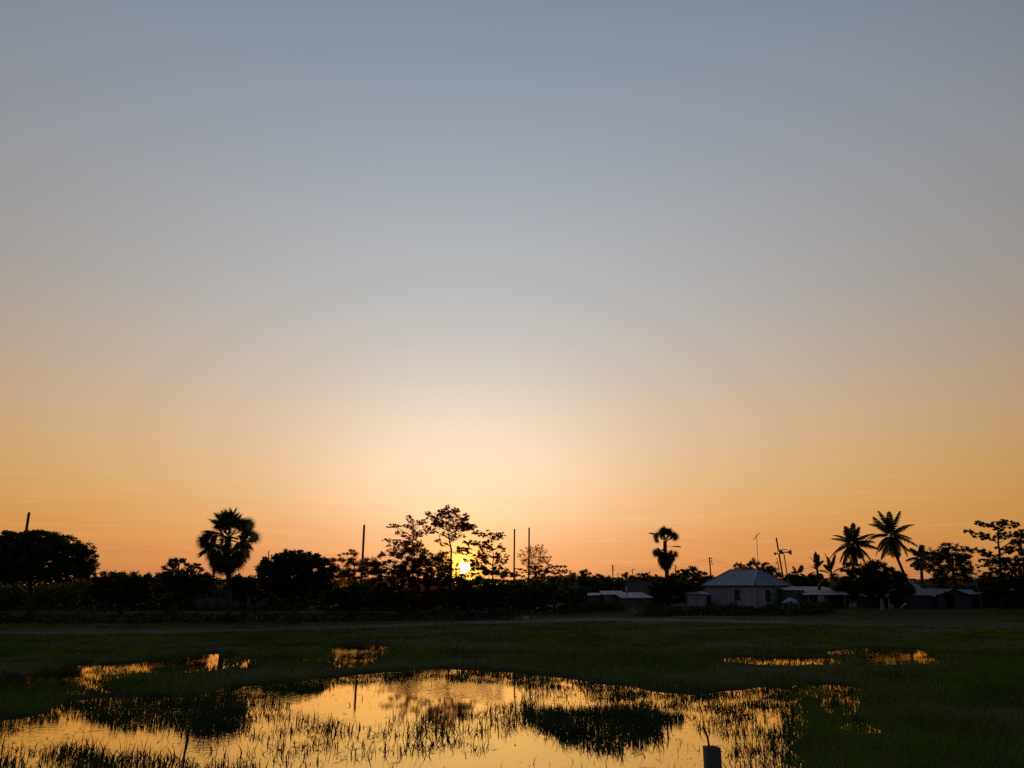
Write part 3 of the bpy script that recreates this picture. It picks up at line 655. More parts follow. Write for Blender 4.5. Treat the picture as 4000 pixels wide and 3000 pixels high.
tree('tiered_almond_tree', 'tall tiered tree with flat layered branches at the right edge', 82, [(3912, 2378), (3910, 2260), (3904, 2170), (3899, 2100), (3897, 2045)], 14,
     [(3828, 2040, 16, 7, 2.4), (3850, 2050, 22, 7, 2.4), (3880, 2052, 22, 8, 2.4), (3915, 2042, 22, 10, 2.4), (3948, 2050, 24, 11, 2.6), (3905, 2068, 18, 9, 1.8), (3785, 2075, 14, 7, 2.4), (3812, 2085, 20, 8, 2.4), (3845, 2098, 26, 9, 2.6), (3878, 2106, 20, 6, 2), (3910, 2094, 24, 10, 2.2), (3945, 2088, 24, 9, 2.2), (3975, 2095, 18, 8, 2.2), (4010, 2085, 26, 14, 2.4), (3960, 2120, 30, 10, 2.2), (4000, 2115, 30, 12, 2.2), (3775, 2143, 26, 6, 2.2), (3805, 2150, 26, 7, 2.4), (3840, 2160, 34, 8, 2.4), (3878, 2168, 26, 7, 2), (3925, 2148, 34, 12, 2.4), (3975, 2148, 34, 13, 2.4), (3860, 2188, 50, 8, 1.7), (3920, 2195, 50, 14, 2), (3970, 2205, 50, 26, 2.8), (4040, 2180, 60, 50, 2.8), (3900, 2225, 40, 12, 1.5), (3985, 2260, 50, 40, 3), (4040, 2290, 60, 60, 3), (3840, 2212, 40, 7, 1.3), (3905, 2262, 60, 28, 3), (3868, 2300, 50, 30, 3), (3960, 2320, 70, 45, 3)],
     0.21, 2.6, seed=26, flat=0.5, droop=0.5, clump=0.18, puff=1.22)
tree('yard_tree', 'dark bushy tree behind the sheds below the tiered tree', 100, [(3830, 2368), (3830, 2310)], 12,
     [(3790, 2285, 60, 26), (3850, 2290, 60, 26), (3910, 2285, 60, 30), (3830, 2310, 110, 30)], 0.25, 2.6, seed=27)

# far wood closing the horizon
def far_wood(name, label, Yc, y_top, x0, x1, n, leaf, seed):
    rng = np.random.default_rng(seed); s = PPM(Yc)
    X = rng.uniform(x0, x1, n); px = 2000 + X * s
    top = (2290 - y_top) / s + CAM_H + 0.9 * wnoise(X, X * 0 + seed, 0.11, seed) + 0.5 * wnoise(X, X * 0, 0.5, seed + 3)
    z = rng.random(n) ** 0.8 * top
    c = np.stack([X, Yc + rng.uniform(-4, 4, n) + 0 * X, z], -1)
    V, T = leaf_cards(c, leaf, rng, 0.3, 0.2)
    return stuff(link(name, np_mesh(name, V, T, None, 'leaf')), label, 'woodland')
far_wood('far_woodland', 'far dark belt of trees closing the horizon behind the village', 210, 2264, -190, 190, 40000, 0.9, 41)
far_wood('field_edge_scrub', 'dark scrub filling the field edge beneath the trees', 90, 2306, -95, 4, 42000, 0.40, 43)
far_wood('village_scrub', 'dark scrub growing between and behind the village houses', 118, 2288, 4, 105, 26000, 0.5, 44)

# ------------------------------------------------------------------ palms
def fan_mesh(name, m, pet, Rr, span, nseg, rng, fold=0.3, split=0.55):
    mb = MB()
    mb.tube([(0, 0, 0), (pet * 0.5, 0, 0.03), (pet, 0, 0)], [0.035, 0.028, 0.02], 4)
    V = [(pet, 0, 0)]; T = []
    for i in range(nseg):
        a0 = -span / 2 + span * i / nseg; a1 = -span / 2 + span * (i + 1) / nseg; am = (a0 + a1) / 2
        L_ = Rr * (0.78 + 0.22 * math.cos(am * 0.55)) * rng.uniform(0.92, 1.05)
        r = L_ * split
        def pt(a, rad, lift): return (pet + math.cos(a) * rad, math.sin(a) * rad, lift - 0.10 * rad * rad + fold * abs(math.sin(a)) * rad)
        k = len(V)
        V += [pt(a0, r, 0), pt(am, r * 1.03, 0.05), pt(a1, r, 0), pt(am + rng.normal() * 0.02, L_, -0.03 - 0.1 * rng.random())]
        T += [(0, k, k + 1), (0, k + 1, k + 2), (k, k + 3, k + 1), (k + 1, k + 3, k + 2)]
    mb.add(V, T)
    return mb.mesh(name, m)
def fan_palm(label, D, base_px, apex_px, tiers, r_px, seed, scale_blade=1.0, lean=None):
    rng = np.random.default_rng(seed); s = PPM(D)
    b = P(*base_px, D); b.z = gz(b.x, b.y) - 0.05; apex = P(*apex_px, D)
    root = thing('fan_palm', label, 'palm tree', b, 'fan palms on the skyline')
    h = apex - b; mb = MB(); n = 14; r = r_px / s / 2
    pts = [h * (i / n) + Vector((0.04 * math.sin(i), 0.04 * math.cos(i * 1.3), 0)) for i in range(n + 1)]
    mb.tube(pts, [r * (1.5 if i == 0 else 1.12 - 0.3 * i / n) * (1.06 if i % 2 else 0.96) for i in range(n + 1)], 9)
    link('trunk', mb.mesh('trunk', 'bark', True), root)
    for (cnt, e0, e1, dz0, dz1, pet, Rr, span, mm, rollj) in tiers:
        meshes = [fan_mesh('frond', mm, pet * k1, Rr * k2, span, 30, rng) for k1, k2 in ((1, 1), (0.88, 0.94), (1.08, 1.04))]
        ph = rng.uniform(0, 6.28)
        for i in range(cnt):
            u = (i + 0.5) / cnt; az = ph + i * 2.39996; el = R(e0 + (e1 - e0) * u + rng.normal() * 5)
            roll = rng.normal() * rollj
            q = Euler((roll, -el, az), 'XYZ')
            o = link('frond', meshes[i % 3], root, h + Vector((0, 0, dz0 + (dz1 - dz0) * u)), q)
    return root
fan_palm('large fan palm with full round crown, left of the round domed tree', 61.5, (893, 2432), (893, 2096),
         [(13, 88, 32, 0.25, 0.1, 1.2, 1.02, R(280), 'palm', 0.9), (15, 30, -14, 0.05, -0.2, 1.6, 0.98, R(270), 'palm', 1.1), (17, -14, -48, -0.15, -0.5, 1.6, 1.02, R(270), 'palm', 1.1),
          (20, -46, -80, -0.35, -1.0, 1.45, 1.0, R(230), 'deadpalm', 0.9)], 22, 51)
fan_palm('smaller fan palm with a top tuft above a hanging skirt of dead leaves', 104, (2614, 2384), (2596, 2112),
         [(9, 85, 40, 0.35, 0.2, 0.85, 1.0, R(280), 'palm', 0.8), (10, 32, 2, 0.25, 0.05, 1.35, 0.95, R(260), 'palm', 1.1), (6, -2, -40, -0.8, -1.2, 1.5, 0.9, R(240), 'palm', 1.0),
          (24, -50, -84, -0.9, -2.2, 0.9, 1.2, R(220), 'deadpalm', 0.7)], 17, 52)

def coco_frond(name, L_, arch, rng, leaflet=0.72, nl=36, m='palm'):
    mb = MB(); pts = []
    for i in range(12):
        u = i / 11; pts.append(Vector((L_ * (u - 0.12 * arch * u * u), 0, L_ * (0.10 * u - arch * 0.62 * u * u))))
    mb.tube(pts, [0.035 * (1 - 0.85 * i / 11) for i in range(12)], 4)
    V = []; T = []
    for i in range(nl):
        u = 0.12 + 0.88 * (i + rng.random() * 0.5) / nl
        p = path_at(pts, u); tg = (path_at(pts, min(1, u + 0.05)) - path_at(pts, u - 0.05)).normalized()
        ll = leaflet * (math.sin(math.pi * min(1, 0.18 + u * 0.82)) ** 0.6 * 0.9 + 0.15) * rng.uniform(0.85, 1.1)
        for sd in (-1, 1):
            fw = 0.55 + 0.35 * u; dn = rng.uniform(0.25, 0.75)
            dr = (tg * fw + Vector((0, sd * 0.85, 0)) + Vector((0, 0, -dn))).normalized()
            k = len(V); w = 0.055
            mid = p + dr * ll * 0.5; tip = p + dr * ll + Vector((0, 0, -0.18 * ll))
            V += [p - tg * w * 0.6, p + tg * w * 0.6, mid - tg * w, mid + tg * w, tip]
            T += [(k, k + 1, k + 3), (k, k + 3, k + 2), (k + 2, k + 3, k + 4)]
    mb.add([tuple(v) for v in V], T)
    return mb.mesh(name, m)
def coconut(label, D, path_px, r_px, L_, count, seed, e_hi=82, e_lo=-55):
    rng = np.random.default_rng(seed); s = PPM(D)
    b = P(*path_px[0], D); b.z = gz(b.x, b.y) - 0.05
    root = thing('coconut_palm', label, 'palm tree', b, 'coconut palms on the right')
    pts = [Vector((0, 0, 0))] + [P(x, y, D) - b for x, y in path_px[1:]]
    dense = [path_at(pts, i / 16) for i in range(17)]; r = r_px / s / 2
    mb = MB(); mb.tube(dense, [r * (1.6 if i == 0 else 1.15 - 0.35 * i / 16) for i in range(17)], 8)
    link('trunk', mb.mesh('trunk', 'bark', True), root)
    kinds = [(0.45, 1.0), (0.85, 1.02), (1.2, 1.04), (1.45, 1.02)]
    ms = [coco_frond('frond', L_ * k, a, rng) for a, k in kinds]
    ph = rng.uniform(0, 6.28)
    for i in range(count):
        u = (i + 0.5) / count; el = R(e_hi + (e_lo - e_hi) * u ** 1.15 + rng.normal() * 5); az = ph + i * 2.39996
        k = min(3, int(u * 2.2 + rng.random() * 1.4))
        if u > 0.8: k = 0
        sc_ = rng.uniform(0.84, 1.1)
        link('frond', ms[k], root, pts[-1] + Vector((0, 0, 0.15 - 0.3 * u)), Euler((rng.normal() * 0.35, -el, az + rng.normal() * 0.2), 'XYZ'), (sc_, sc_ * rng.uniform(0.8, 1.15), sc_))
    dead = coco_frond('frond', L_ * 0.85, 0.2, rng, 0.5, 26, 'deadpalm')
    for i in range(4):
        link('frond', dead, root, pts[-1] + Vector((0, 0, -0.2)), Euler((rng.normal() * 0.3, R(72 + 8 * rng.random()), rng.uniform(0, 6.28)), 'XYZ'))['label'] = 'dead hanging frond'
    nut = MB()
    for i in range(7):
        a = i * 0.9; c = pts[-1] + Vector((math.cos(a) * 0.22, math.sin(a) * 0.22, -0.28 - 0.08 * (i % 2)))
        nut.tube([c + Vector((0, 0, 0.13)), c + Vector((0, 0, 0.07)), c, c - Vector((0, 0, 0.08)), c - Vector((0, 0, 0.13))], [0.02, 0.08, 0.11, 0.08, 0.02], 6)
    link('coconut_bunch', nut.mesh('coconut_bunch', 'leaf', True), root)
    return root
coconut('shorter upright coconut palm rising from the dark trees', 88, [(3306, 2380), (3318, 2300), (3332, 2220), (3332, 2130)], 13, 2.6, 25, 61)
coconut('taller coconut palm with a leaning curved trunk beside it', 92, [(3556, 2378), (3545, 2275), (3520, 2215), (3497, 2160), (3480, 2095)], 11, 2.95, 27, 62)
coconut('small half-hidden coconut palm by a leaning bare pole, right', 104, [(3604, 2374), (3600, 2300), (3596, 2180)], 8, 1.75, 18, 63)
coconut('small distant palm crown poking out of trees right of the horn speakers', 125, [(3118, 2350), (3116, 2290), (3116, 2244)], 6, 1.5, 12, 64)

def banana_leaf(name, L_, W, arch, rng):
    V = []; T = []; n = 12
    for i in range(n + 1):
        u = i / n; x = L_ * (u - 0.18 * arch * u * u); z = L_ * (0.35 * u - arch * 0.8 * u * u)
        w = W * (math.sin(math.pi * min(1, 0.06 + u * 0.94)) ** 0.7) * (rng.uniform(0.7, 1.0) if i % 2 else 1) * (0.1 if u < 0.15 else 1)
        V += [(x, -w, z - 0.25 * w), (x, 0, z), (x, w, z - 0.25 * w)]
    for i in range(n):
        a = i * 3
        T += [(a, a + 1, a + 4), (a, a + 4, a + 3), (a + 1, a + 2, a + 5), (a + 1, a + 5, a + 4)]
    return np_mesh(name, V, T, None, 'palm')
def banana(label, D, base_px, top_py, L_, count, seed, e_hi=85, e_lo=5, group='banana plants by the houses'):
    rng = np.random.default_rng(seed); b = P(*base_px, D); b.z = gz(b.x, b.y) - 0.05; top = P(base_px[0], top_py, D); hh = top.z - b.z
    root = thing('banana_plant', label, 'banana plant', b, group)
    mb = MB(); mb.tube([(0, 0, 0), (0.03, 0, hh * 0.5), (0, 0, hh)], [0.2, 0.17, 0.11], 8); link('stem', mb.mesh('stem', 'bark', True), root)
    ms = [banana_leaf('leaf', L_ * rng.uniform(0.85, 1.05), 0.33 * rng.uniform(0.85, 1.1), a, rng) for a in (0.25, 0.6, 0.95)]
    for i in range(count):
        u = (i + 0.5) / count
        link('leaf', ms[min(2, int(u * 3))], root, (0, 0, hh * (1 - 0.28 * u)), Euler((rng.normal() * 0.2, -R(e_hi + (e_lo - e_hi) * u), i * 2.4 + seed), 'XYZ'))
    return root
banana('tall upright banana plant right of the horn speakers', 90, (3208, 2378), 2200, 1.7, 11, 71, 88, -20)
banana('banana plant with arching leaves left of the shorter coconut palm', 88, (3262, 2378), 2225, 2.2, 10, 72, 72, -15)
banana('broad-leaved banana plant among dark shrubs right of the twin poles', 78, (2165, 2394), 2310, 1.6, 8, 73, 75, 5)
banana('banana plant beside the dark undergrowth under the sun', 76, (1985, 2396), 2325, 1.4, 8, 74, 75, 5)

# ------------------------------------------------------------------ poles and lines
def pole(label, D, top, base, w_px, m='pole', name='bare_pole', cat='pole', group='bare poles standing on the skyline', sides=8):
    s = PPM(D); tp = P(*top, D); b = P(*base, D); 
    g = gz(b.x, b.y); k = (tp.z - g) / max(0.1, tp.z - b.z); b = tp.lerp(b, k) if b.z > g + 0.05 or b.z < g else b; b.z = g - 0.05
    mb = MB(); r = w_px / s / 2; h = tp - b
    mb.tube([(0, 0, 0), h * 0.5, h * 0.985, h], [r * 1.15, r * 1.05, r, r * 0.8], sides)
    o = link(name, mb.mesh(name, m), None, b); return tag(o, label, cat, group), tp
pole('bare reddish pole rising behind the big dome tree at the left edge', 90, (114, 2001), (62, 2330), 10)
pole('thin distant bare pole behind the left shoulder of the round domed tree', 150, (1050, 2152), (1046, 2290), 4)
pole('tall bare pole left of the sun, its reflection in the pond', 77, (1423, 2050), (1409, 2330), 9)
pole('bare pole right of the sun, left one of the close pair', 78, (2010, 2066), (2007, 2330), 6.5)
pole('bare pole right of the sun, right one of the close pair', 79, (2067, 2061), (2065, 2330), 6.5)
pole('bare pole leaning beside the small half-hidden coconut palm', 108, (3594, 2127), (3604, 2250), 5.5)
horn_pole, _ = pole('thick leaning pole with horn speakers clamped to it', 98, (3032, 2100), (3056, 2240), 6)
pole('slim leaning post under the horn speakers, right of the thick pole', 98, (3062, 2163), (3074, 2240), 4)
pole('thin bamboo pole leaning in front of the dark sheds at right', 78.5, (3808, 2250), (3836, 2372), 2.6, 'bamboo', group='leaning yard poles')

def line_pole(label, D, top, base, w_px, ins):
    s = PPM(D); tp = P(*top, D); b = P(*base, D); g = gz(b.x, b.y); b = tp.lerp(b, (tp.z - g) / (tp.z - b.z)); b.z = g - 0.05
    root = thing('utility_pole', label, 'utility pole', b, 'wired utility poles'); h = tp - b; r = w_px / s / 2
    mb = MB(); mb.tube([(0, 0, 0), h * 0.5, h], [r * 1.3, r * 1.1, r], 8); link('shaft', mb.mesh('shaft', 'pole'), root)
    for (dx, dpy) in ins:
        p = h + Vector((dx / s, 0, -dpy / s)); mb = MB(); a = Vector((h.x, 0, p.z))
        mb.tube([a, p + Vector((-0.02 * (1 if dx > 0 else -1), 0, -0.02))], 0.035, 5); mb.tube([p - Vector((0, 0, 0.10)), p, p + Vector((0, 0, 0.10))], [0.05, 0.11, 0.05], 7)
        link('insulator', mb.mesh('insulator', 'pole'), root)
    return root, tp
LP = [line_pole('utility pole with three insulators left of the hip-roofed house', 112, (2771, 2176), (2779, 2282), 5, [(8, 5), (8, 16), (9, 27)]),
      line_pole('distant utility pole with three insulators right of the twin bare poles', 150, (2392, 2206), (2395, 2262), 4, [(6, 5), (6, 13), (6, 21)]),
      line_pole('small utility pole with a short arm left of the second fan palm', 170, (2471, 2222), (2472, 2262), 3, [(8, 2), (-5, 8)]),
      line_pole('tiny far utility pole right of the second fan palm trunk', 170, (2637, 2205), (2640, 2250), 3.5, [(5, 6), (5, 12)]),
      line_pole('thin utility pole half hidden by the thick horn speaker pole', 120, (3037, 2187), (3046, 2250), 3, [(-6, 12), (-2, -5)]),
      line_pole('tiny far utility pole just right of the three-insulator distant pole', 230, (2413, 2236), (2414, 2262), 2.4, [(4, 6)]),
      line_pole('tiny far utility pole on the skyline just left of the second fan palm', 210, (2537, 2230), (2538, 2262), 2.6, [(4, 6), (-4, 10)])]
def wire(label, a, b, sag, r=0.012):
    pts = []
    for i in range(15):
        u = i / 14; p = a.lerp(b, u); p.z -= sag * 4 * u * (1 - u); pts.append(p - a)
    mb = MB(); mb.tube(pts, r, 4); o = link('power_line', mb.mesh('power_line', 'wire'), None, a); return tag(o, label, 'wire', 'power lines on the right skyline')
pA, pB, pC, pD = (LP[i][1] for i in (0, 1, 4, 2))
for i, nm in enumerate(('topmost', 'middle', 'lowest')):
    z = Vector((0.25, 0, -0.15 - 0.33 * i))
    wire('%s power line sagging from the house-side utility pole towards the horn speakers' % nm, pA + z, pC + z, 1.0)
    wire('%s power line running left from the house-side utility pole to the distant one' % nm, pA + z, pB + z, 1.0)
    wire('%s power line running right from behind the horn speaker pole past the coconut palms' % nm, pC + z, P(4300, 2215 + 8 * i, 122), 1.4)

# television antenna
D = 97; s = PPM(D); tp = P(2954, 2083, D); b = P(2964, 2240, D); g = gz(b.x, b.y); b = tp.lerp(b, (tp.z - g) / (tp.z - b.z)); b.z = g - 0.05
root = thing('tv_antenna', 'thin antenna mast with a slanting boom above the hip roof', 'antenna', b); h = tp - b
mb = MB(); mb.tube([(0, 0, 0), h * 0.5, h], [0.05, 0.04, 0.028], 6); link('mast', mb.mesh('mast', 'metal'), root)
a1, a2 = P(2940, 2108, D) - b, P(2969, 2082, D) - b; a1.y -= 0.3; a2.y += 0.3
mb = MB(); mb.tube([a1, a2], 0.045, 6)
for i in range(7):
    q = a1.lerp(a2, (i + 0.5) / 7); mb.tube([q + Vector((0.03, -0.32, 0)), q + Vector((-0.03, 0.32, 0))], 0.012, 4)
link('boom', mb.mesh('boom', 'metal'), root)

# horn speakers
def horn(label, D, throat, bell, r_px, th_px, body=None):
    s = PPM(D); a, c = P(*throat, D), P(*bell, D); root = thing('horn_speaker', label, 'loudspeaker', a, 'horn speakers on the leaning pole'); ax = c - a
    mb = MB(); u = [0, 0.25, 0.5, 0.7, 0.85, 0.95, 1.0]; rr = [th_px, th_px, th_px * 1.15, th_px * 1.7, r_px * 0.6, r_px * 0.9, r_px]
    V = []; K = 18; axn = ax.normalized(); sd = axn.cross(Vector((0, 0, 1))).normalized(); up = sd.cross(axn)
    prof = list(zip(u, rr)) + [(0.97, r_px * 0.88), (0.86, r_px * 0.5), (0.7, th_px * 1.2)]
    for uu, r_ in prof:
        for k in range(K):
            an = 6.2832 * k / K; V.append(tuple(ax * uu + (sd * math.cos(an) + up * math.sin(an)) * (r_ / s)))
    Q = [(i * K + k, i * K + (k + 1) % K, (i + 1) * K + (k + 1) % K, (i + 1) * K + k) for i in range(len(prof) - 1) for k in range(K)]
    mb.add(V, (), Q); link('bell', mb.mesh('bell', 'metal', True), root)
    mb = MB(); mb.tube([axn * -0.22, axn * -0.18, axn * 0.02, axn * 0.05], [0.05, 0.12, 0.12, 0.06], 10); link('driver', mb.mesh('driver', 'metal', True), root)
    return root
horn('large horn speaker facing right on the leaning pole', 97.6, (3058, 2157), (3089, 2157), 11, 2.2)
horn('small horn speaker facing left on the leaning pole', 97.6, (3042, 2160), (3026, 2163), 8, 1.8)
D = 97.6; s = PPM(D); b = P(3040, 2164, D); root = thing('speaker_cabinet', 'dark speaker housing with a curved top bracket between the two horns', 'loudspeaker', b)
pr = [(0, 0), (21, 0), (17, 10), (14, 14), (1, 14)]; V = [(x / s, yy, z / s) for yy in (-0.2, 0.2) for x, z in pr]; n = len(pr)
mb = MB(); mb.add(V, [], [(i, (i + 1) % n, (i + 1) % n + n, i + n) for i in range(n)] + [(0, 1, 2, 3), (8, 7, 6, 5)]); mb.add([V[0], V[3], V[4], V[5], V[8], V[9]], [(0, 1, 2), (3, 5, 4)])
link('housing', mb.mesh('housing', 'metal'), root)
mb = MB(); mb.tube([Vector((x / s, 0, z / s)) for x, z in ((1, 14), (12, 16.5), (24, 17.5), (36, 16.5), (44, 14))], [0.04, 0.05, 0.055, 0.035, 0.015], 6); link('bracket', mb.mesh('bracket', 'metal'), root)

# ------------------------------------------------------------------ houses
def sheet_mesh(name, w, h, m, waves=4, amp=0.018):
    """a corrugated sheet: x along the wall, z up, waves in y"""
    V = []; Q = []; n = waves * 4
    for i in range(n + 1):
        x = w * i / n; y = amp * math.sin(2 * math.pi * waves * i / n)
        V += [(x, y, 0), (x, y, h)]
    for i in range(n): Q.append((2 * i, 2 * i + 2, 2 * i + 3, 2 * i + 1))
    return np_mesh(name, V, None, Q, m)
def wall(parent, p0, p1, z0, z1, m, n=None, skip=(), z1b=None, slope_name='wall_sheet'):
    """a run of upright sheets from p0 to p1 (xy, local to parent); skip = [(i, zlo, zhi)] leaves an opening; z1b: height at the far end"""
    p0, p1 = Vector(p0).to_2d(), Vector(p1).to_2d(); L_ = (p1 - p0).length; n = n or max(1, round(L_ / 0.85)); w = L_ / n
    ang = math.atan2(p1.y - p0.y, p1.x - p0.x); cache = {}
    for i in range(n):
        q = p0.lerp(p1, i / n); hh = z1 if z1b is None else z1 + (z1b - z1) * (i + 0.5) / n
        segs = [(z0, hh)]
        for (k, lo, hi) in skip:
            if k == i: segs = [(z0, lo), (hi, hh)]
        for lo, hi in segs:
            if hi - lo < 0.03: continue
            key = round(hi - lo, 2)
            if key not in cache: cache[key] = sheet_mesh('wall_sheet', w * 1.01, hi - lo, m)
            nrm = Vector((-math.sin(ang), math.cos(ang))) * (0.012 if i % 2 else 0)
            link('wall_sheet', cache[key], parent, (q.x + nrm.x, q.y + nrm.y, lo), (0, 0, ang))
def roof_face(parent, a, b, c, d, m, n=None, name='roof_sheet', thick=0.02):
    """sheets between eave a-b and ridge d-c (c above b)"""
    a, b, c, d = map(Vector, (a, b, c, d)); n = n or max(2, round((b - a).length / 0.85)); nm = (b - a).cross(d - a)
    if nm.length < 1e-4: nm = (b - a).cross(c - a)
    nm.normalize()
    for i in range(n):
        e0, e1 = a.lerp(b, i / n), a.lerp(b, (i + 1) / n); r0, r1 = d.lerp(c, i / n), d.lerp(c, (i + 1) / n)
        V = []; K = 6
        off = nm * (0.008 * (i % 2))
        for j in range(K + 1):
            w = nm * (0.015 * math.cos(j * math.pi)) + off
            V += [e0.lerp(e1, j / K) + w, r0.lerp(r1, j / K) + w]
        Q = [(2 * j, 2 * j + 2, 2 * j + 3, 2 * j + 1) for j in range(K)]
        link(name, np_mesh(name, [tuple(v) for v in V], None, Q, m), parent)
def cap(parent, pts, r, m='tinroof', name='ridge_cap'):
    mb = MB(); mb.tube(pts, r, 6); link(name, mb.mesh(name, m), parent)
def opening(parent, p, ang, w, z0, z1, name='window', frame='wood', bar=True):
    """window set in the wall at local xy p (its middle), wall direction ang"""
    t_ = Vector((math.cos(ang), math.sin(ang), 0)); nrm = Vector((math.sin(ang), -math.cos(ang), 0)); c = Vector((p[0], p[1], 0))
    root = None; rot = Matrix.Rotation(ang, 3, 'Z'); h = z1 - z0
    mb = MB(); mb.box(c + Vector((0, 0, (z0 + z1) / 2)) - nrm * 0.10, (w * 1.15, 0.02, h * 1.1), rot); win = link(name, mb.mesh('opening', 'dark'), parent)
    mb = MB()
    for sx in (-1, 1): mb.box(c + t_ * sx * w / 2 + Vector((0, 0, (z0 + z1) / 2)) + nrm * 0.03, (0.06, 0.08, h + 0.12), rot)
    mb.box(c + Vector((0, 0, z1)) + nrm * 0.033, (w - 0.06, 0.075, 0.06), rot); link('frame', mb.mesh('frame', frame), win)
    mb = MB(); mb.box(c + Vector((0, 0, z0)) + nrm * 0.05, (w + 0.1, 0.12, 0.05), rot); link('sill', mb.mesh('sill', 'tinwall'), win)
    if bar:
        mb = MB(); mb.box(c + Vector((0, 0, z0 + h * 0.34)) + nrm * 0.0, (w - 0.06, 0.04, 0.07), rot)
        for k in range(4): mb.tube([c + t_ * (w * (k + 1) / 5 - w / 2) + Vector((0, 0, z0 + 0.03)) + nrm * 0.035, c + t_ * (w * (k + 1) / 5 - w / 2) + Vector((0, 0, z1 - 0.03)) + nrm * 0.035], 0.008, 4)
        link('grille', mb.mesh('grille', 'tinwall'), win)
    return win

# the hip-roofed house: near corner points at the camera
D = 85.0; cor = P(2957, 2385, D); cor.z = gz(cor.x, cor.y)
house = thing('hip_roof_house', 'pale tin-walled house with grey-blue hip roof at centre right', 'house', cor)
A = R(42); AZ = math.atan2(cor.x, cor.y)
ex, ey = Vector((math.cos(AZ), -math.sin(AZ), 0)), Vector((math.sin(AZ), math.cos(AZ), 0))
dl = -ex * math.cos(A) + ey * math.sin(A); dr_ = ex * math.sin(A) + ey * math.cos(A)
EZ = P(2957, 2286, D).z - cor.z; RZ = P(2957, 2223, D + 2.0).z - cor.z
L1, L2, OV = 7.7, 5.4, 0.32
c0, cl, cr = Vector((0, 0, 0)), dl * L1, dr_ * L2; cb = cl + cr
wall(house, cl, c0, -0.1, EZ + 0.02, 'tinwall', 10, [(0, -0.1, 1.25), (6, 0.75, 1.9)])
wall(house, c0, cr, -0.1, EZ + 0.02, 'tinwall', 7, [(2, 0.7, 1.88)])
wall(house, cr, cb, -0.1, EZ + 0.02, 'tinwall'); wall(house, cb, cl, -0.1, EZ + 0.02, 'tinwall')
angl = math.atan2(-dl.y, -dl.x); angr = math.atan2(dr_.y, dr_.x)
opening(house, cl.lerp(c0, 6.5 / 10), angl, 0.72, 0.75, 1.9); opening(house, c0.lerp(cr, 2.5 / 7), angr, 0.72, 0.7, 1.88)
opening(house, cl.lerp(c0, 0.6 / 10), angl, 0.65, 0.02, 1.25, 'door', bar=False)
mb = MB(); mid = c0.lerp(cr, 0.66); mb.box(mid + Vector((0, 0, 1.35)) + Vector((math.sin(angr), -math.cos(angr), 0)) * 0.05, (1.7, 0.03, 2.3), Matrix.Rotation(angr, 3, 'Z')); link('painted_panel', mb.mesh('painted_panel', 'tinblue'), house)['label'] = 'bluish painted wall panel'
ov = lambda v, z=EZ: v + Vector((0, 0, z))
ea, eb, ec, ed = ov(c0 - (dl + dr_) * OV), ov(cr + dr_ * OV - dl * OV), ov(cb + (dl + dr_) * OV), ov(cl + dl * OV - dr_ * OV)
s1, s2 = 1.95, 1.6
r0 = dr_ * (L2 / 2) + dl * s1 + Vector((0, 0, RZ)); r1 = dr_ * (L2 / 2) + dl * (L1 - s2) + Vector((0, 0, RZ))
roof_face(house, ed, ea, r0, r1, 'tinroof', 9); roof_face(house, ea, eb, r0, r0 + dr_ * 0.02, 'tinroof', 7)
roof_face(house, eb, ec, r1, r0, 'tinroof', 9); roof_face(house, ec, ed, r1, r1 + dr_ * 0.02, 'tinroof', 7)
up = Vector((0, 0, 0.03))
for a, b_ in ((ea, r0), (eb, r0), (ec, r1), (ed, r1), (r0, r1)): cap(house, [a + up, b_ + up], 0.10 if a is ea else 0.05)
mb = MB()
for a, b_ in ((ed, ea), (ea, eb)): mb.tube([a - Vector((0, 0, 0.05)), b_ - Vector((0, 0, 0.05))], 0.04, 5)
link('fascia', mb.mesh('fascia', 'wood'), house)

